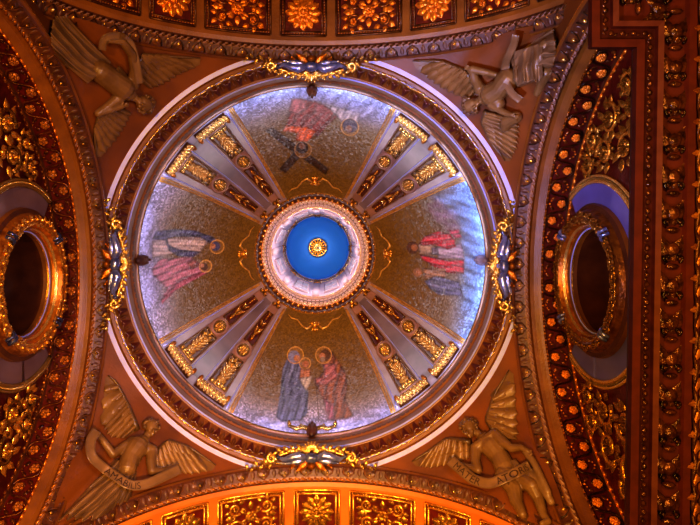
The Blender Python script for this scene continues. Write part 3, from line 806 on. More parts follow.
for k in range(8):
    a0 = pi / 8 + k * pi / 4
    def F(u, v, h, a0=a0): r = 3.37 - h; return Vector((r * cos(a0 + u / 3.37), r * sin(a0 + u / 3.37), v))
    w = MB(); nn = 12
    pts = [(-.62, 45.2), (.62, 45.2), (.62, 52.5)] + [(.62 * cos(a), 52.5 + .9 * sin(a)) for a in np.linspace(0, pi, 9)][1:-1] + [(-.62, 52.5)]
    w.add([F(0, 49, .03)] + [F(x, y, .03) for x, y in pts], [(0, i + 1, (i + 1) % len(pts) + 1) for i in range(len(pts))])
    wo = w.build('window_%d' % (3 + k), PANE); wo['kind'] = 'structure'
    f = MB(); f.tube([F(x, y, .06) for x, y in pts + pts[:1]], .07, 6); f.tube([F(0, y, .05) for y in (45.2, 49, 53.3)], .035, 5); f.tube([F(x, 49.5, .05) for x in (-.6, 0, .6)], .035, 5)
    f.build('window_frame', WALLW, wo)
    a1 = k * pi / 4
    def G(u, v, h, a0=a1): r = 3.37 - h; return Vector((r * cos(a0 + u / 3.37), r * sin(a0 + u / 3.37), v))
    t = thing('lantern_pilaster', 'white pilaster with gilt capital around the bright lantern', 'pilaster', G(0, 43.6, 0), 'pilasters between the lantern windows')
    p = MB(); p.box2(-.28, .28, 43.5, 54.2, 0, .12, G); p.build('shaft', WALLW, t)
    c = MB(); c.box2(-.34, .34, 54.2, 55.9, 0, .2, G); 
    for x in (-.2, 0, .2): c.leaf((x, 54.3, .2), pi / 2, 1.0, .22, .15, G); c.ball((x, 55.5, .24), .13, .2, .12, 6, 4, G)
    c.build('capital', GOLD, t)
t = thing('ceiling_rosette', 'round gilt rosette at the centre of the blue lantern vault', 'rosette', (0, 0, 58.7))
F = lambda u, v, h: Vector((u, v, 58.72 - h))
g = MB(); g.rosette((0, 0, .0), .84, 16, .12, F, rings=1); g.tube([(.88 * cos(a), .88 * sin(a), .02) for a in np.linspace(0, 2 * pi, 33)], .07, 6, 1, F)
g.build('outer_petals', GOLD, t)
g = MB(); g.rosette((0, 0, .1), .5, 12, .12, F, rings=2); g.build('inner_petals', GOLDB, t)
g = MB(); g.ball((0, 0, .28), .13, .13, .12, 10, 6, F); g.build('boss', DBROWN, t)

# ------------------------------------------------------------------ lunette walls with oval windows
def lunette(arch, sign, wn, win, stonem, lightdir):
    WX = 12.05
    cy, cz = arch.c0 , 23.98
    # wall disc with a round hole
    mb = MB(); nn = 96
    def P(i, j):
        a = 2 * pi * i / nn
        r0 = 2.75
        # outer reach: the arch curve or the bottom
        ro = 14.
        x, y = cos(a), sin(a)
        lo, hi = 0, 16
        for _ in range(30):
            m_ = (lo + hi) / 2; Y = m_ * x; Z = cz + m_ * y
            inside = (Y / 10.3) ** 2 + ((Z - arch.zc) / 10.2) ** 2 < 1 if Z > arch.zc else abs(Y) < 10.3 and Z > 12
            if inside: lo = m_
            else: hi = m_
        r = r0 + (max(lo, r0 + .1) - r0) * j / 6
        return Vector((sign * WX, cy + r * x, cz + r * y))
    mb.grid(P, nn, 7, cu=True)
    w = mb.build(wn, RED); w['kind'] = 'structure'
    F = lambda u, v, h: Vector((sign * (WX - h), cy + u, cz + v))
    # window: stone band, gilt rims, wreath, reveal, dark opening
    wd = bpy.data.objects.new(win, None); COL.objects.link(wd); wd.location = F(0, 0, 0); wd['kind'] = 'structure'
    def ringf(name, prof, ms, n=96):
        q = MB()
        for k in range(len(prof) - 1):
            q.m = k
            (r0, h0), (r1, h1) = prof[k], prof[k + 1]
            q.grid(lambda i, j: F((r0, r1)[j] * cos(2 * pi * i / n), (r0, r1)[j] * sin(2 * pi * i / n), (h0, h1)[j]), n, 2, cu=True)
        return q.build(name, ms, wd)
    def clipr(r): return r
    def Fin(r, a):  # keep the outer rims inside the arch soffit
        return r
    # outer gilt rim, only where it is below the soffit
    seg = []
    for i in range(181):
        a = 2 * pi * i / 180
        Y = 4.35 * cos(a); Z = cz + 4.35 * sin(a) 
        ok = (Y / 10) ** 2 + ((Z - arch.zc) / 9.9) ** 2 < 1
        seg.append((a, ok))
    run = [a for a, ok in seg if ok and a > pi / 2] + [a + 2 * pi for a, ok in seg if ok and a < pi / 2]
    q = MB()
    for r_, tt, hh in ((4.38, .07, .06), (4.15, .09, .1)):
        q.tube([(r_ * cos(a), r_ * sin(a), hh) for a in run], tt, 6, 1, F)
    for a in run:
        for o_ in (0, .0175): q.ball((4.27 * cos(a + o_), 4.27 * sin(a + o_), .1), .05, .05, .05, 5, 3, F)
    q.build('gilt_rim', GOLDB, wd)
    b = MB()
    b.grid(lambda i, j: F((4.1, 3.0)[j] * cos(run[i]), (4.1, 3.0)[j] * sin(run[i]), .04), len(run), 2)
    b.build('stone_band', stonem, wd)
    ringf('inner_moulding', [(3.22, .05), (3.18, .22), (3.05, .28), (2.95, .30)], [BROWN, DBROWN, DBROWN])
    ringf('wreath_bed', [(3.0, .28), (2.9, .5), (2.68, .62), (2.46, .55), (2.36, .4), (2.32, .2)], [DGOLD, DGOLD, DGOLD, OGOLD, OGOLD])
    wr = MB()
    for k in range(84):
        a = 2 * pi * k / 84
        for (r_, da, hh) in ((2.86, .5, .44), (2.70, -.4, .58), (2.54, .3, .56)):
            aa = a + random.uniform(-.02, .02)
            wr.leaf((r_ * cos(aa), r_ * sin(aa), hh), aa + pi / 2 + da + random.uniform(-.5, .5), .34, .17, .10, F, curl=.04, n=4)
        if k % 2 == 0: wr.ball((2.72 * cos(a), 2.72 * sin(a), .64), .09, .09, .08, 6, 4, F)
    wr.build('leaf_wreath', GOLD if sign < 0 else GOLD, wd)
    for k in range(4):
        a = pi / 4 + k * pi / 2
        rb = MB()
        for x in (-.04, .04):
            rb.tube([((2.45 + .5 * t) * cos(a + x), (2.45 + .5 * t) * sin(a + x), .50 + .24 * sin(pi * t)) for t in np.linspace(0, 1, 6)], .08, 6, 1, F)
        rb.build('ribbon_tie', SILVER, wd)
    ringf('reveal', [(2.34, .4), (2.28, .30), (2.25, .2), (2.20, -.2), (2.12, -1.0), (2.05, -1.9)], [GOLDB, OGOLD, BROWN, TUBE, TUBE])
    ringf('inner_lip', [(2.28, .12), (2.18, .08), (2.16, .0)], [WHITE, GOLD])
    d = MB(); d.add([F(0, 0, -1.95)] + [F(2.1 * cos(2 * pi * i / 48), 2.1 * sin(2 * pi * i / 48), -1.9) for i in range(48)], [(0, i + 1, (i + 1) % 48 + 1) for i in range(48)])
    d.build('pane', DARK, wd)
    # arabesques in the four spandrels
    for sy, nm in ((-1, 'above'), (1, 'below')):
        t = thing('arabesque_relief', 'gilt leafy arabesque on red ground %s the %s oval window' % (nm, 'left' if sign < 0 else 'right'), 'relief', F(sy * 5.8, -2.5, 0), 'gilt arabesques beside the oval windows')
        g = MB(); rnd = random.Random(3 + sign + sy)
        cells = [(4.95, 0.4, .55), (5.2, -1.0, .75), (5.9, .0, .55), (6.5, -1.4, .8), (5.2, -2.6, .8), (6.7, -3.0, .75), (7.6, -2.7, .5), (5.4, -4.2, .8), (7.1, -4.6, .8), (8.2, -4.4, .55), (8.3, -6.0, .7), (6.6, -6.1, .7), (7.9, -1.2, .3)]
        for i, (cu, cvv, r) in enumerate(cells):
            Z = cz + cvv - arch.zc
            if (cu / 9.8) ** 2 + (Z / 9.7) ** 2 > (1 - r / 10) ** 2 + .02: continue
            u = sy * cu; v = cvv; d_ = 1 if i % 2 else -1
            g.spiral((u, v), r * .85, rnd.uniform(0, 6.28), d_, 1.3, .10, F, 18, .12)
            for k in range(8):
                a = k * pi / 4 + rnd.uniform(-.3, .3)
                g.leaf((u + r * .62 * cos(a), v + r * .62 * sin(a), .08), a + d_ * .7, r * .68, r * .38, .16, F, curl=.10, n=5)
            g.rosette((u, v, .12), r * .42, 6, .14, F, rings=1)
            g.ball((u + sy * .1, v - r * .95, .12), .12, .12, .12, 6, 4, F)
        g.build('gilt_foliage', GOLD if sign > 0 else GOLD, t)
    return w
lunette(AL, -1, 'wall_left', 'window_1', GREYST, 0)
lunette(AR, 1, 'wall_right', 'window_2', BLUEST, 0)

# ------------------------------------------------------------------ cartouches on the arch crowns
def cartouche(kind, label):
    # local: u along the rim, v outward from the dome axis (px-like metres), h toward the viewer
    a0, px0, py0, zz = kind
    c = atz(px0, py0, 26.6)
    e_out = Vector((cos(a0), sin(a0), 0)); e_u = Vector((-sin(a0), cos(a0), 0))
    to = (CAM - c).normalized()
    e_out2 = (e_out - to * e_out.dot(to)).normalized(); e_u2 = to.cross(e_out2)
    def F(u, v, h): return c + e_u2 * u + e_out2 * v + to * h
    t = thing('cartouche', label, 'cartouche', c, 'silver and gilt cartouches on the arch crowns')
    s_ = MB()
    s_.ball((0, .02, .12), .42, .24, .22, 14, 8, F)
    for sg in (-1, 1):
        s_.tube([(sg * x, y, h) for x, y, h in ((.25, .05, .15), (.6, -.08, .2), (.95, .0, .2), (1.3, .10, .16), (1.55, .0, .1))], [.16, .21, .17, .12, .05], 8, .8, F)
        s_.leaf((sg * .3, .12, .14), 0.15 if sg > 0 else pi - .15, 1.0, .28, .16, F)
        s_.ball((sg * 1.55, -.02, .12), .11, .11, .1, 8, 5, F)
    s_.build('silver_shield', SILVER, t)
    g = MB()
    for k in range(9):
        a = -pi / 2 + (k - 4) * .34
        g.leaf((.1 * cos(a), -.22 + .1 * sin(a), .12), a, .42, .2, .13, F)
    for sg in (-1, 1):
        g.tube([(sg * x, y, .08) for x, y in ((.25, -.42), (.6, -.38), (1.0, -.25), (1.45, -.12), (1.8, .05))], [.05, .07, .06, .05, .03], 6, 1, F)
        for j in range(9):
            x = .3 + j * .16; g.leaf((sg * x, -.42 + .02 * j, .1), (-.6 if j % 2 else .5) if sg > 0 else pi + (.6 if j % 2 else -.5), .3, .2, .14, F, n=4)
        g.spiral((sg * 1.85, .02), .22, -pi / 2, sg, 1.3, .08, F, 14, .1)
        for j in range(7):
            x = 1.6 + j * .22
            g.leaf((sg * x, .12 + .02 * (j % 2) + .05 * j, .08), (1.0 if j % 2 else -.8) * 1 if sg > 0 else pi - (1.0 if j % 2 else -.8), .34 - .02 * j, .17, .1, F, n=4)
            g.ball((sg * (x + .05), .2 + .05 * j, .1), .07, .07, .07, 6, 4, F)
    g.build('gilt_scrollwork', GOLDB, t)
    o = MB()
    for sg in (-1, 1):
        o.leaf((sg * .2, .2, .1), pi / 2 - sg * .9, .62, .32, .15, F); o.leaf((sg * .75, .12, .1), pi / 2 - sg * .5, .4, .26, .13, F)
        o.ball((sg * .9, .3, .1), .12, .12, .12, 6, 4, F)
    o.ball((0, .38, .1), .2, .16, .16, 8, 5, F)
    o.build('orange_leaves', OGOLD, t)
cartouche((-pi / 2, 311.5, 67, 0), 'blue-silver and gilt cartouche on the top arch crown')
cartouche((pi / 2, 311.5, 457.5, 0), 'blue-silver and gilt cartouche on the bottom arch crown')
cartouche((pi, 115.5, 264, 0), 'blue-silver and gilt cartouche on the left arch crown')
cartouche((0, 503.5, 266, 0), 'blue-silver and gilt cartouche on the right arch crown')

# ------------------------------------------------------------------ angels
PXM = 1 / 24.0   # metres per pixel on the pendentives
class Fig:
    def __init__(s, ox, oy, sc): s.o = (ox, oy, sc)
    def p(s, x, y, h=0.):
        ox, oy, sc = s.o; return surf(ox + x / sc, oy + y / sc, h, 23.5)
    def r(s, r): return r / s.o[2] * PXM
    def limb(s, mb, pts, n=10):
        for (a, b) in zip(pts[:-1], pts[1:]):
            mb.capsule(s.p(*a[:3]), s.r(a[3]), s.p(*b[:3]), s.r(b[3]), n)
    def hand(s, mb, x, y, h, ang, R=11, spread=1.):
        c = (x, y)
        e = (cos(ang), sin(ang)); n_ = (-e[1], e[0])
        mb.capsule(s.p(x, y, h), s.r(R * .72), s.p(x + e[0] * R * .9, y + e[1] * R * .9, h), s.r(R * .68))
        for k, L in enumerate((1.05, 1.25, 1.2, .95)):
            o_ = (k - 1.5) * R * .42 * spread
            bx = x + e[0] * R * 1.2 + n_[0] * o_; by = y + e[1] * R * 1.2 + n_[1] * o_
            mx = bx + e[0] * R * L * .6 + n_[0] * o_ * .2; my = by + e[1] * R * L * .6 + n_[1] * o_ * .2
            tx = bx + e[0] * R * L + n_[0] * o_ * .25; ty = by + e[1] * R * L + n_[1] * o_ * .25
            mb.capsule(s.p(bx, by, h + .02), s.r(R * .23), s.p(mx, my, h + .06), s.r(R * .21), 7)
            mb.capsule(s.p(mx, my, h + .06), s.r(R * .21), s.p(tx, ty, h - .02), s.r(R * .17), 7)
        tx = x + e[0] * R * .9 - n_[0] * R * 1.25; ty = y + e[1] * R * .9 - n_[1] * R * 1.25
        mb.capsule(s.p(x + n_[0] * -R * .5, y - n_[1] * R * .5, h + .04), s.r(R * .27), s.p(tx, ty, h + .08), s.r(R * .2), 7)
    def head(s, x, y, h, R, up, look, parent_parts):
        """up: 2-D direction of the crown; look: 2-D turn of the face"""
        mb, hair, eyes = parent_parts
        ux, uy = up; L = math.hypot(ux, uy); ux /= L; uy /= L; sx, sy = -uy, ux
        def q(a, b, c):  # a: sideways, b: up, c: toward viewer (in head radii)
            return s.p(x + (sx * a + ux * b + look[0] * c) * R, y + (sy * a + uy * b + look[1] * c) * R, h + c * s.r(R))
        r = s.r(R)
        mb.capsule(q(0, .25, 0), r * .82, q(0, -.05, .08), r * .78, 14)
        mb.capsule(q(0, -.05, .15), r * .66, q(0, -.55, .35), r * .42, 12)      # jaw
        mb.capsule(q(0, .12, .82), r * .10, q(0, -.22, 1.02), r * .13, 8)       # nose
        for a in (-1, 1):
            mb.capsule(q(a * .12, .2, .78), r * .09, q(a * .48, .18, .66), r * .09, 8)   # brow
            mb.capsule(q(a * .40, -.22, .62), r * .18, q(a * .36, -.3, .6), r * .16, 8)  # cheek
            mb.capsule(q(a * .80, .02, .0), r * .12, q(a * .82, -.2, .0), r * .09, 8)   # ear
            eyes.append(q(a * .30, .05, .72))
        mb.capsule(q(-.17, -.44, .78), r * .07, q(.17, -.44, .78), r * .07, 8)   # lips
        mb.capsule(q(-.12, -.53, .75), r * .07, q(.12, -.53, .75), r * .07, 8)
        mb.capsule(q(0, -.76, .62), r * .14, q(0, -.78, .6), r * .12, 8)
        rnd = random.Random(int(x))
        for k in range(46):
            th = rnd.uniform(0, 2 * pi); up_ = rnd.uniform(-.25, 1.)
            rad = sqrt(max(0, 1 - up_ * up_)) * .88
            cz_ = sin(th) * rad
            if up_ < .5 and cz_ > .25: cz_ = -cz_
            if abs(cos(th) * rad) < .2 and cz_ > .5: continue
            c = q(cos(th) * rad, .22 + up_ * .78, cz_)
            hair.capsule(c, r * .23, c + Vector((rnd.uniform(-1, 1), rnd.uniform(-1, 1), 0)) * r * .18, r * .19, 7)
    def wing(s, lead, trail, h0, parent, name='wing', nf=8, flip=1):
        """lead: curve root->wrist->tip; trail: matching curve of feather ends"""
        def lerp(c, t):
            n = len(c) - 1; i = min(int(t * n), n - 1); f = t * n - i
            return tuple(c[i][k] + (c[i + 1][k] - c[i][k]) * f for k in range(2))
        mb = MB()
        rows = ((nf, 1.0, 0.0, .26), (nf, .58, .12, .2), (nf - 1, .32, .2, .14))
        for (n, ext, up_, thick) in rows:
            for i in range(n):
                t = (i + .3) / n; a = lerp(lead, .04 + .62 * t); b = lerp(trail, t) if t < .97 else lerp(lead, 1)
                b = (a[0] + (b[0] - a[0]) * ext, a[1] + (b[1] - a[1]) * ext)
                dx, dy = b[0] - a[0], b[1] - a[1]; L = math.hypot(dx, dy)
                if L < 3: continue
                ea = (dx / L, dy / L); na = (-ea[1], ea[0])
                c2 = lerp(trail, min(1, t + 1 / n)); c1 = lerp(trail, max(0, t - 1 / n))
                W = max(math.hypot(c2[0] - c1[0], c2[1] - c1[1]) * .66, 14) * (1 if ext == 1 else .8)
                W = min(W, L * .6)
                for sd in (0,):
                    N = 7; g = []
                    for j in range(N + 1):
                        tt = j / N; w = W * .5 * (1 if tt < .75 else sqrt(max(0, 1 - ((tt - .75) / .25) ** 2)) ) * (.6 + .4 * min(1, tt * 3))
                        w = max(w, .8)
                        for k, (f, hh) in enumerate(((-1, -.3), (-.5, .55), (0, 1.), (.5, .7), (1, .1))):
                            g.append(s.p(a[0] + dx * tt + na[0] * w * f, a[1] + dy * tt + na[1] * w * f, h0 + up_ + thick * hh * (1 - .5 * tt) + .015 * (i % 2)))
                    mb.add(g, [(j * 5 + k, j * 5 + k + 1, (j + 1) * 5 + k + 1, (j + 1) * 5 + k) for j in range(N) for k in range(4)])
        cv_ = [lerp(lead, t) for t in np.linspace(0, 1, 12)]
        mb.tube([s.p(c[0], c[1], h0 + .14) for c in cv_], [s.r(12) * (1 - .85 * i / 11) for i in range(12)], 8)
        # backing membrane so the wing is one solid relief
        M = MB
        mb.grid(lambda i, j: s.p(*(lambda a, b: (a[0] + (b[0] - a[0]) * .93 * j / 4, a[1] + (b[1] - a[1]) * .93 * j / 4))(lerp(lead, i / 12), lerp(trail, i / 12)), h0 - .03), 13, 5)
        return mb.build(name, STONE, parent)
    # cloth
    def robe(s, waist, hem, h, folds, parent, name='robe', extra=(), m=STONE2, sd=1, swing=0.):
        """draped cloth from the waist line to the hem line, with folds that open toward the hem"""
        rnd = random.Random(sd); NU, NV = 90, 48; mb = MB()
        ph = [rnd.uniform(0, 6.28) for _ in range(6)]
        W = math.hypot(hem[2] - hem[0], hem[3] - hem[1]); Lr = math.hypot((hem[0] + hem[2] - waist[0] - waist[2]) / 2, (hem[1] + hem[3] - waist[1] - waist[3]) / 2)
        thick = s.r(min(W, 110) * .33)
        def P(i, j):
            u = i / (NU - 1); v = j / (NV - 1); vv = min(1, v / .97)
            uu = u + (.035 * sin(5 * vv + ph[0]) + .02 * sin(11 * vv + ph[1])) * sin(pi * u)
            x = waist[0] + (waist[2] - waist[0]) * uu; y = waist[1] + (waist[3] - waist[1]) * uu
            x2 = hem[0] + (hem[2] - hem[0]) * uu; y2 = hem[1] + (hem[3] - hem[1]) * uu
            hemw = 1 + .05 * sin(folds * 2.1 * pi * u + ph[2]) + .03 * sin(folds * 5 * u + ph[3])
            k = vv * hemw
            px = x + (x2 - x) * k + swing * 20 * sin(pi * vv); py = y + (y2 - y) * k
            a = folds * pi * (u + .10 * sin(3.0 * vv + ph[4])) + .9 * sin(2.2 * vv + ph[5])
            f1 = 1 - abs(sin(a)); f2 = 1 - abs(sin(a * 1.7 + 2.5 * vv + ph[0]))
            amp = .10 + .26 * vv
            hh = h + thick * (sin(pi * min(max(u, .0), 1.)) ** .6 - .35) + amp * (f1 ** .9 + .28 * f2 - .5) + .06 * sin(9 * vv + 6 * u)
            if v > .97: hh = h - .45
            if i == 0 or i == NU - 1: hh = h - .45
            return s.p(px, py, hh)
        mb.grid(P, NU, NV)
        o = mb.build(name, m, parent)
        if extra:
            e_ = MB()
            for e in extra: s.limb(e_, e, 8)
            remeshed(e_, 'gathered_cloth', m, o, .05, 2)
        return o
    def banner(s, pts, W, h, parent, text=None, t0=.3, t1=.7, hs=None, flipt=False, tsz=None, texts=()):
        n = 60; P = [Vector((x, y, 0)) for x, y in pts]
        # Catmull-Rom
        def cr(t):
            m_ = len(P) - 1; i = min(int(t * m_), m_ - 1); f = t * m_ - i
            p0 = P[max(i - 1, 0)]; p1 = P[i]; p2 = P[i + 1]; p3 = P[min(i + 2, m_)]
            return .5 * ((2 * p1) + (-p0 + p2) * f + (2 * p0 - 5 * p1 + 4 * p2 - p3) * f * f + (-p0 + 3 * p1 - 3 * p2 + p3) * f ** 3)
        def q(t, v, hh):
            c = cr(t); d = (cr(min(1, t + .01)) - cr(max(0, t - .01))).normalized(); nn = Vector((-d.y, d.x, 0))
            c = c + nn * v * W
            return s.p(c.x, c.y, h + hh + .08 * sin(t * 9))
        mb = MB(); mb.grid(lambda i, j: q(i / n, (-.5, -.42, -.3, .3, .42, .5)[j], (.03, .06, .03, .03, .06, .03)[j]), n + 1, 6)
        mb.grid(lambda i, j: q(i / n, (.5, -.5)[j], -.06), n + 1, 2)
        b = mb.build('scroll_banner', STONE2, parent)
        Ltot = sum((cr((i + 1) / 60) - cr(i / 60)).length for i in range(60))
        for text, t0, t1 in texts:
            cu = bpy.data.curves.new('lettering', 'FONT'); cu.body = text; cu.size = 1; cu.align_x = 'LEFT'
            ob = bpy.data.objects.new('lettering_tmp', cu); COL.objects.link(ob)
            dg = bpy.context.evaluated_depsgraph_get(); dg.update()
            me = bpy.data.meshes.new_from_object(ob.evaluated_get(dg)); bpy.data.objects.remove(ob)
            bm = bmesh.new(); bm.from_mesh(me); bmesh.ops.triangulate(bm, faces=bm.faces)
            bmesh.ops.subdivide_edges(bm, edges=[e for e in bm.edges if e.calc_length() > .15], cuts=1)
            xs = [v.co.x for v in bm.verts]; x0, x1 = min(xs), max(xs)
            lb = MB(); idx = {}
            for v in bm.verts:
                idx[v] = len(lb.v); t = t0 + (t1 - t0) * (v.co.x - x0) / (x1 - x0)
                lb.v.append(tuple(q(t, (.34 - v.co.y * .95) , .075)))
            for f in bm.faces: lb.f.append(tuple(idx[v] for v in f.verts)); lb.mi.append(0)
            bm.free(); lb.build('lettering', LETTER, b, smooth=False)
        return b
def finish(fig, root, body, hair, eyes, sc):
    o = remeshed(body, 'body', STONE, root, .032, 2)
    remeshed(hair, 'hair', HAIR, root, .035, 1)
    e = MB()
    for c in eyes: e.ball(c, fig.r(sc), fig.r(sc), fig.r(sc), 8, 6)
    e.build('eyes', HAIR, root)

# lower left: banner AMABILIS
f = Fig(60, 370, 3.387)
t = thing('angel_statue', 'lower left stone angel in long robe holding banner reading AMABILIS', 'angel statue', f.p(80, 470), 'stone angels on the four pendentives')
f.wing([(262, 205), (235, 130), (190, 40), (163, 18)], [(215, 232), (165, 228), (140, 185), (152, 30)], .12, t)
f.wing([(318, 290), (365, 240), (440, 262), (528, 322)], [(330, 335), (395, 352), (450, 356), (515, 342)], .12, t)
body = MB(); hair = MB(); eyes = []
f.limb(body, [(228, 330, .45, 34), (238, 295, .5, 34), (262, 262, .55, 40), (278, 245, .55, 26)], 14)
f.limb(body, [(245, 245, .5, 22), (312, 275, .5, 22)]); f.limb(body, [(280, 250, .55, 15), (298, 218, .6, 14)])
f.limb(body, [(245, 245, .5, 20), (215, 262, .6, 17), (180, 285, .65, 14), (150, 245, .6, 12), (128, 215, .6, 9)])
f.limb(body, [(312, 275, .5, 20), (308, 310, .6, 18), (312, 342, .65, 15), (350, 342, .7, 12), (378, 330, .75, 9)])
f.hand(body, 125, 213, .6, -2.2, 9); f.hand(body, 380, 329, .75, -.3, 10)
f.head(310, 196, .62, 29, (.15, -1), (.28, .18), (body, hair, eyes)); finish(f, t, body, hair, eyes, 3)
f.robe((188, 300, 262, 335), (0, 500, 150, 512), .36, 5, t, sd=2)
f.robe((225, 345, 262, 345), (170, 470, 240, 440), .25, 3, t, name='trailing_cloth', sd=5)
f.robe((236, 240, 300, 262), (200, 318, 262, 330), .52, 5, t, name='bodice', m=STONE, sd=4)
f.banner([(125, 205), (104, 240), (108, 290), (140, 325), (185, 358), (235, 388), (285, 388), (340, 366), (405, 335)], 34, 1.15, t, texts=[('AMABILIS', .42, .72)])

# lower right
f = Fig(400, 360, 3.18)
t = thing('angel_statue', 'lower right bare-chested stone angel with bent knees and lettered banner', 'angel statue', f.p(470, 500), 'stone angels on the four pendentives')
f.wing([(300, 225), (275, 190), (300, 110), (346, 32)], [(340, 250), (378, 255), (374, 170), (362, 45)], .12, t)
f.wing([(225, 262), (150, 252), (90, 292), (38, 322)], [(218, 315), (150, 335), (95, 345), (50, 338)], .12, t)
body = MB(); hair = MB(); eyes = []
f.limb(body, [(335, 345, .45, 34), (318, 310, .5, 32), (290, 275, .52, 38), (272, 255, .5, 28)], 14)
f.limb(body, [(242, 280, .5, 20), (300, 238, .5, 20)]); f.limb(body, [(268, 252, .52, 15), (246, 232, .6, 14)])
f.limb(body, [(242, 282, .5, 19), (240, 320, .6, 16), (248, 350, .65, 14), (205, 338, .7, 12), (175, 325, .7, 9)])
f.limb(body, [(302, 236, .5, 19), (330, 262, .6, 17), (355, 280, .65, 14), (385, 278, .65, 11), (405, 290, .62, 9)])
f.hand(body, 175, 325, .72, 3.5, 10); f.hand(body, 405, 288, .62, .9, 9)
f.limb(body, [(345, 365, .45, 30), (395, 385, .6, 28), (420, 400, .65, 24), (440, 440, .5, 19), (455, 490, .4, 12), (470, 512, .4, 11), (452, 520, .45, 8)])
f.limb(body, [(330, 370, .45, 30), (362, 410, .5, 26), (370, 450, .45, 20), (390, 490, .4, 13), (410, 518, .4, 10), (396, 528, .4, 8)])
f.head(221, 218, .62, 30, (-.35, -1), (-.3, .3), (body, hair, eyes)); finish(f, t, body, hair, eyes, 3)
f.robe((298, 335, 368, 315), (315, 405, 420, 378), .52, 3, t, name='loincloth', sd=6, extra=[[(395, 285, .55, 11), (420, 320, .5, 13), (440, 355, .4, 12), (470, 420, .3, 12)], [(400, 350, .4, 18), (452, 400, .3, 16), (480, 450, .25, 12)]])
f.banner([(160, 318), (190, 345), (235, 380), (285, 392), (330, 375), (385, 350), (412, 335)], 34, 1.15, t, texts=[('MATER', .10, .40), ('ATORIS', .58, .94)])

# upper left
f = Fig(20, 0, 3.283)
t = thing('angel_statue', 'upper left stone angel in shadow, long robe toward the dark corner', 'angel statue', f.p(80, 80), 'stone angels on the four pendentives')
f.wing([(385, 262), (400, 180), (480, 185), (592, 190)], [(430, 292), (480, 275), (530, 242), (590, 215)], .12, t)
f.wing([(318, 345), (262, 375), (245, 430), (250, 515)], [(368, 372), (345, 420), (315, 465), (268, 515)], .12, t)
body = MB(); hair = MB(); eyes = []
f.limb(body, [(265, 235, .5, 38), (300, 262, .55, 38), (335, 288, .58, 42), (355, 305, .55, 28)], 14)
f.limb(body, [(322, 322, .5, 22), (372, 278, .5, 22)]); f.limb(body, [(352, 305, .58, 16), (375, 320, .62, 15)])
f.limb(body, [(372, 278, .5, 22), (378, 230, .6, 18), (368, 178, .7, 16), (335, 135, .75, 13), (295, 132, .75, 10)])
f.limb(body, [(322, 322, .5, 20), (290, 350, .55, 16), (258, 372, .6, 14), (300, 360, .7, 12), (335, 350, .75, 9)])
f.hand(body, 293, 132, .75, 3.0, 10); f.hand(body, 337, 349, .75, -.3, 9)
f.head(405, 338, .62, 33, (.85, .55), (.1, .25), (body, hair, eyes)); finish(f, t, body, hair, eyes, 3)
f.robe((222, 275, 300, 205), (45, 125, 125, 25), .40, 5, t, sd=9, m=STONE2)
f.robe((205, 255, 245, 270), (75, 120, 95, 190), .2, 3, t, name='trailing_cloth', sd=5)
f.robe((275, 275, 325, 215), (325, 325, 375, 275), .52, 5, t, name='bodice', m=STONE, sd=4)
f.banner([(270, 165), (278, 128), (320, 118), (360, 140), (378, 190), (388, 240), (392, 275)], 26, .85, t)

# upper right
f = Fig(400, 0, 3.283)
t = thing('angel_statue', 'upper right stone angel with pale lavender light on crumpled robe', 'angel statue', f.p(530, 80), 'stone angels on the four pendentives')
f.wing([(262, 300), (215, 235), (130, 200), (40, 200)], [(225, 325), (170, 312), (110, 275), (52, 225)], .12, t)
f.wing([(285, 365), (270, 400), (300, 470), (345, 528)], [(395, 395), (392, 440), (385, 490), (362, 530)], .12, t)
body = MB(); hair = MB(); eyes = []
f.limb(body, [(352, 262, .5, 40), (330, 290, .55, 36), (300, 310, .58, 40), (280, 322, .55, 26)], 14)
f.limb(body, [(262, 290, .5, 22), (325, 340, .5, 22)]); f.limb(body, [(278, 322, .58, 15), (258, 332, .62, 14)])
f.limb(body, [(262, 290, .5, 20), (245, 262, .6, 17), (238, 228, .65, 14), (285, 238, .7, 12), (315, 245, .75, 9)])
f.limb(body, [(325, 340, .5, 20), (308, 352, .6, 16), (300, 345, .65, 15), (340, 368, .7, 12), (368, 378, .75, 9)])
f.hand(body, 235, 228, .68, 3.5, 10); f.hand(body, 368, 378, .72, .5, 10)
f.limb(body, [(380, 385, .4, 22), (350, 400, .4, 24), (345, 415, .4, 20)])
f.limb(body, [(480, 150, .4, 24), (530, 120, .4, 16), (545, 118, .45, 13)]); f.limb(body, [(480, 240, .4, 20), (458, 290, .3, 14), (450, 305, .35, 12)])
f.head(236, 345, .62, 31, (-.9, .5), (.1, .25), (body, hair, eyes)); finish(f, t, body, hair, eyes, 3)
f.robe((362, 190, 385, 288), (545, 60, 530, 235), .46, 4, t, sd=12, m=STONE2)
f.robe((372, 170, 470, 140), (372, 275, 470, 262), .80, 3, t, name='gathered_cloth', sd=21, m=STONE2)
f.banner([(380, 115), (372, 150), (350, 200), (345, 250), (362, 300), (395, 330)], 26, .82, t)

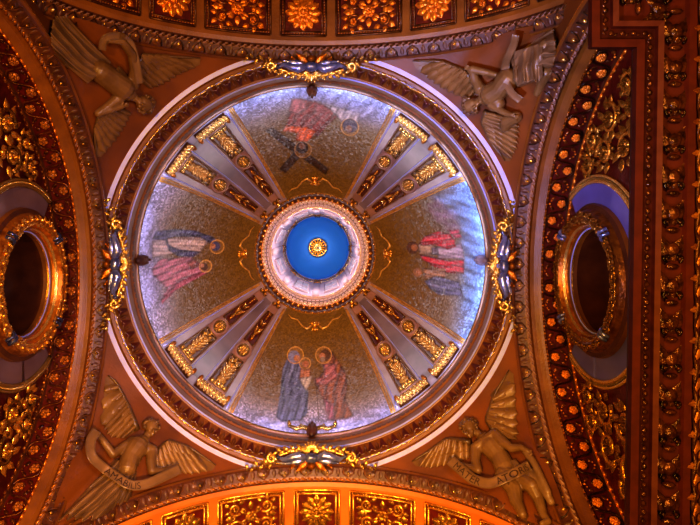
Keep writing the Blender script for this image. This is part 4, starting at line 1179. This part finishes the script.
# ------------------------------------------------------------------ near entablature at the right
ZE = 15.0
def e2(px, py): p = atz(px, py, ZE); return Vector((p.x, p.y))
path = [e2(592, -160), e2(592, 47), e2(637, 47), e2(627, 700)]
def offs(d):
    out = []
    for i, p in enumerate(path):
        ds = []
        if i > 0: ds.append((path[i] - path[i - 1]).normalized())
        if i < len(path) - 1: ds.append((path[i + 1] - path[i]).normalized())
        ns = [Vector((-x.y, x.x)) * -1 for x in ds]     # toward +x / -y
        ns = [n_ if (n_.x > .1 or n_.y < -.1) else -n_ for n_ in ns]
        if len(ns) == 1: out.append(p + ns[0] * d)
        else:
            b_ = (ns[0] + ns[1]); b_ = b_ / b_.length; out.append(p + b_ * (d / b_.dot(ns[0])))
    return out
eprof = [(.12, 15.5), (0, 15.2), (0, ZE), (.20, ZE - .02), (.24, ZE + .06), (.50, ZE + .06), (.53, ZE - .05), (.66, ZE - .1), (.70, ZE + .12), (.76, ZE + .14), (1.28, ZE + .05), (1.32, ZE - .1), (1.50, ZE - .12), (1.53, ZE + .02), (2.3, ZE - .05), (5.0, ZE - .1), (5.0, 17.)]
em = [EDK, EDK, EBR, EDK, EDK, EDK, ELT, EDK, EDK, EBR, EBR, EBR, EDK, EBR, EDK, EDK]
mb = MB()
for k in range(len(eprof) - 1):
    mb.m = k
    A = offs(eprof[k][0]); B = offs(eprof[k + 1][0])
    mb.grid(lambda i, j: Vector((*(A if j == 0 else B)[i], eprof[k + j][1])), 4, 2)
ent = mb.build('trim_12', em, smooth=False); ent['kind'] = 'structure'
def along(d, step, cb, z=ZE):
    P = offs(d)
    for i in range(3):
        a, b = P[i], P[i + 1]; L = (b - a).length; n = max(1, int(L / step)); e = (b - a) / L
        nrm = Vector((e.y, -e.x)); nrm = nrm if (nrm.x > .1 or nrm.y < -.1) else -nrm
        for k in range(n):
            c = a + (b - a) * ((k + .5) / n)
            if abs(c.y) > 11.5: continue
            cb(lambda u, v, h, c=c, e=e, nrm=nrm: Vector((c.x + e.x * u + nrm.x * v, c.y + e.y * u + nrm.y * v, z - h)), k)
bd = MB()
def cb(F, k): bd.ball((0, 0, 0), .075, .07, .05, 8, 5, F); bd.leaf((.09, -.08, 0), .9, .12, .06, .05, F, n=3)
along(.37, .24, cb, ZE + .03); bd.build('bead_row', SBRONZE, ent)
def cb(F, k):
    m_ = MB()
    m_.leaf((.42, -.05, 0), pi + .35, .75, .34, .12, F, n=6, curl=.05); m_.leaf((.42, .05, 0), pi - .35, .75, .34, .12, F, n=6, curl=.05)
    m_.ball((.12, 0, .05), .2, .19, .12, 8, 6, F); m_.ball((-.40, 0, .05), .08, .18, .09, 8, 5, F)
    for sg in (-1, 1): m_.spiral((.34, sg * .16), .11, 0, sg, 1.1, .035, F, 10, .08)
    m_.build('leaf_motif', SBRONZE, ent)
along(1.02, .95, cb, ZE + .05)
ac = MB()
def cb(F, k):
    ac.spiral((0, .3), .3, pi, 1 if k % 2 else -1, 1.2, .06, F, 16, .1)
    for q in range(6):
        a = q * pi / 3; ac.leaf((.18 * cos(a), .3 + .18 * sin(a), .04), a + .6, .36, .2, .12, F, n=4, curl=.1)
    ac.tube([(-.42, -.02, .06), (-.2, .02, .1), (.1, -.03, .1), (.42, -.02, .06)], [.03, .06, .06, .03], 5, 1, F)
along(1.62, .8, cb, ZE); ac.build('acanthus_band', DGOLD, ent)

# floor far below
mb = MB(); mb.grid(lambda i, j: Vector((-20 + 40 * i, -20 + 40 * j, -1.6)), 2, 2)
fo = mb.build('floor', FLOOR); fo['kind'] = 'structure'

# ------------------------------------------------------------------ light
def area(name, loc, target, size, power, col, sy=None, spread=pi):
    l = bpy.data.lights.new(name, 'AREA'); l.spread = spread; l.energy = power; l.color = col; l.size = size
    if sy: l.shape = 'RECTANGLE'; l.size_y = sy
    o = bpy.data.objects.new(name, l); COL.objects.link(o); o.location = loc
    o.rotation_euler = (Vector(target) - Vector(loc)).to_track_quat('-Z', 'Y').to_euler()
    return o
WARM = (1., .44, .065); COOL = (.34, .42, 1.)
area('warm_uplight', (7, 6, 1), (0, -9, 28), 1., 1500, WARM)
area('warm_uplight', (-7, 6, 1), (-3, -8, 28), 1., 2200, WARM)
area('warm_uplight', (-7, -6, 1), (3, 9, 27), 1., 3800, WARM)
area('warm_uplight', (5, -6, 1), (-3, 9, 27), 1., 3000, WARM)
area('warm_uplight', (0, 3, 3), (0, 12.5, 26), .8, 2000, (1., .45, .08), spread=R_(75))
area('daylight_fill', (-6, 6, 2), (8, -8, 26), 1.0, 800, COOL, spread=R_(42))
area('daylight_fill', (3, -4, 2), (-5, 3, 27), 1.0, 750, COOL, spread=R_(80))  # unseen cool panel added to tint the ring's left side
for k in range(16):     # cove lights as unseen panels afloat inside the rim
    a = 2 * pi * (k + .5) / 16
    right = .5 + .5 * cos(a + .6)
    c = Vector((8.15 * cos(a), 8.15 * sin(a), 29.3))
    area('cove_light', c, (9.15 * cos(a), 9.15 * sin(a), 31.0), 2.4, 22 + 60 * right, (.50, .58, 1.) if right > .35 else (.72, .66, 1.), .25, spread=R_(95))
pl_ = bpy.data.lights.new('lantern_fill', 'POINT'); pl_.energy = 48; pl_.color = (.8, .88, 1.); pl_.shadow_soft_size = 0  # unseen point light added to make the vault's centre glow
o = bpy.data.objects.new('lantern_fill', pl_); COL.objects.link(o); o.location = (0, 0, 57.9)
pl_ = bpy.data.lights.new('lantern_fill', 'POINT'); pl_.energy = 420; pl_.color = (1., .86, .90); pl_.shadow_soft_size = 0
o = bpy.data.objects.new('lantern_fill', pl_); COL.objects.link(o); o.location = (0, 0, 45)

w = bpy.data.worlds.new('w'); scn.world = w; w.use_nodes = True
w.node_tree.nodes['Background'].inputs[0].default_value = (.40, .15, .03, 1); w.node_tree.nodes['Background'].inputs[1].default_value = .05

# ------------------------------------------------------------------ camera
cam = bpy.data.cameras.new('camera'); co = bpy.data.objects.new('camera', cam); COL.objects.link(co)
co.location = CAM; co.rotation_euler = (pi, 0, 0)
cam.sensor_width = 36; cam.lens = FO / 700 * 36
cam.shift_x = 26 / 700; cam.shift_y = -28.5 / 700
cam.clip_end = 200
scn.camera = co
scn.view_settings.view_transform = 'Standard'
scn.view_settings.look = 'Medium High Contrast'
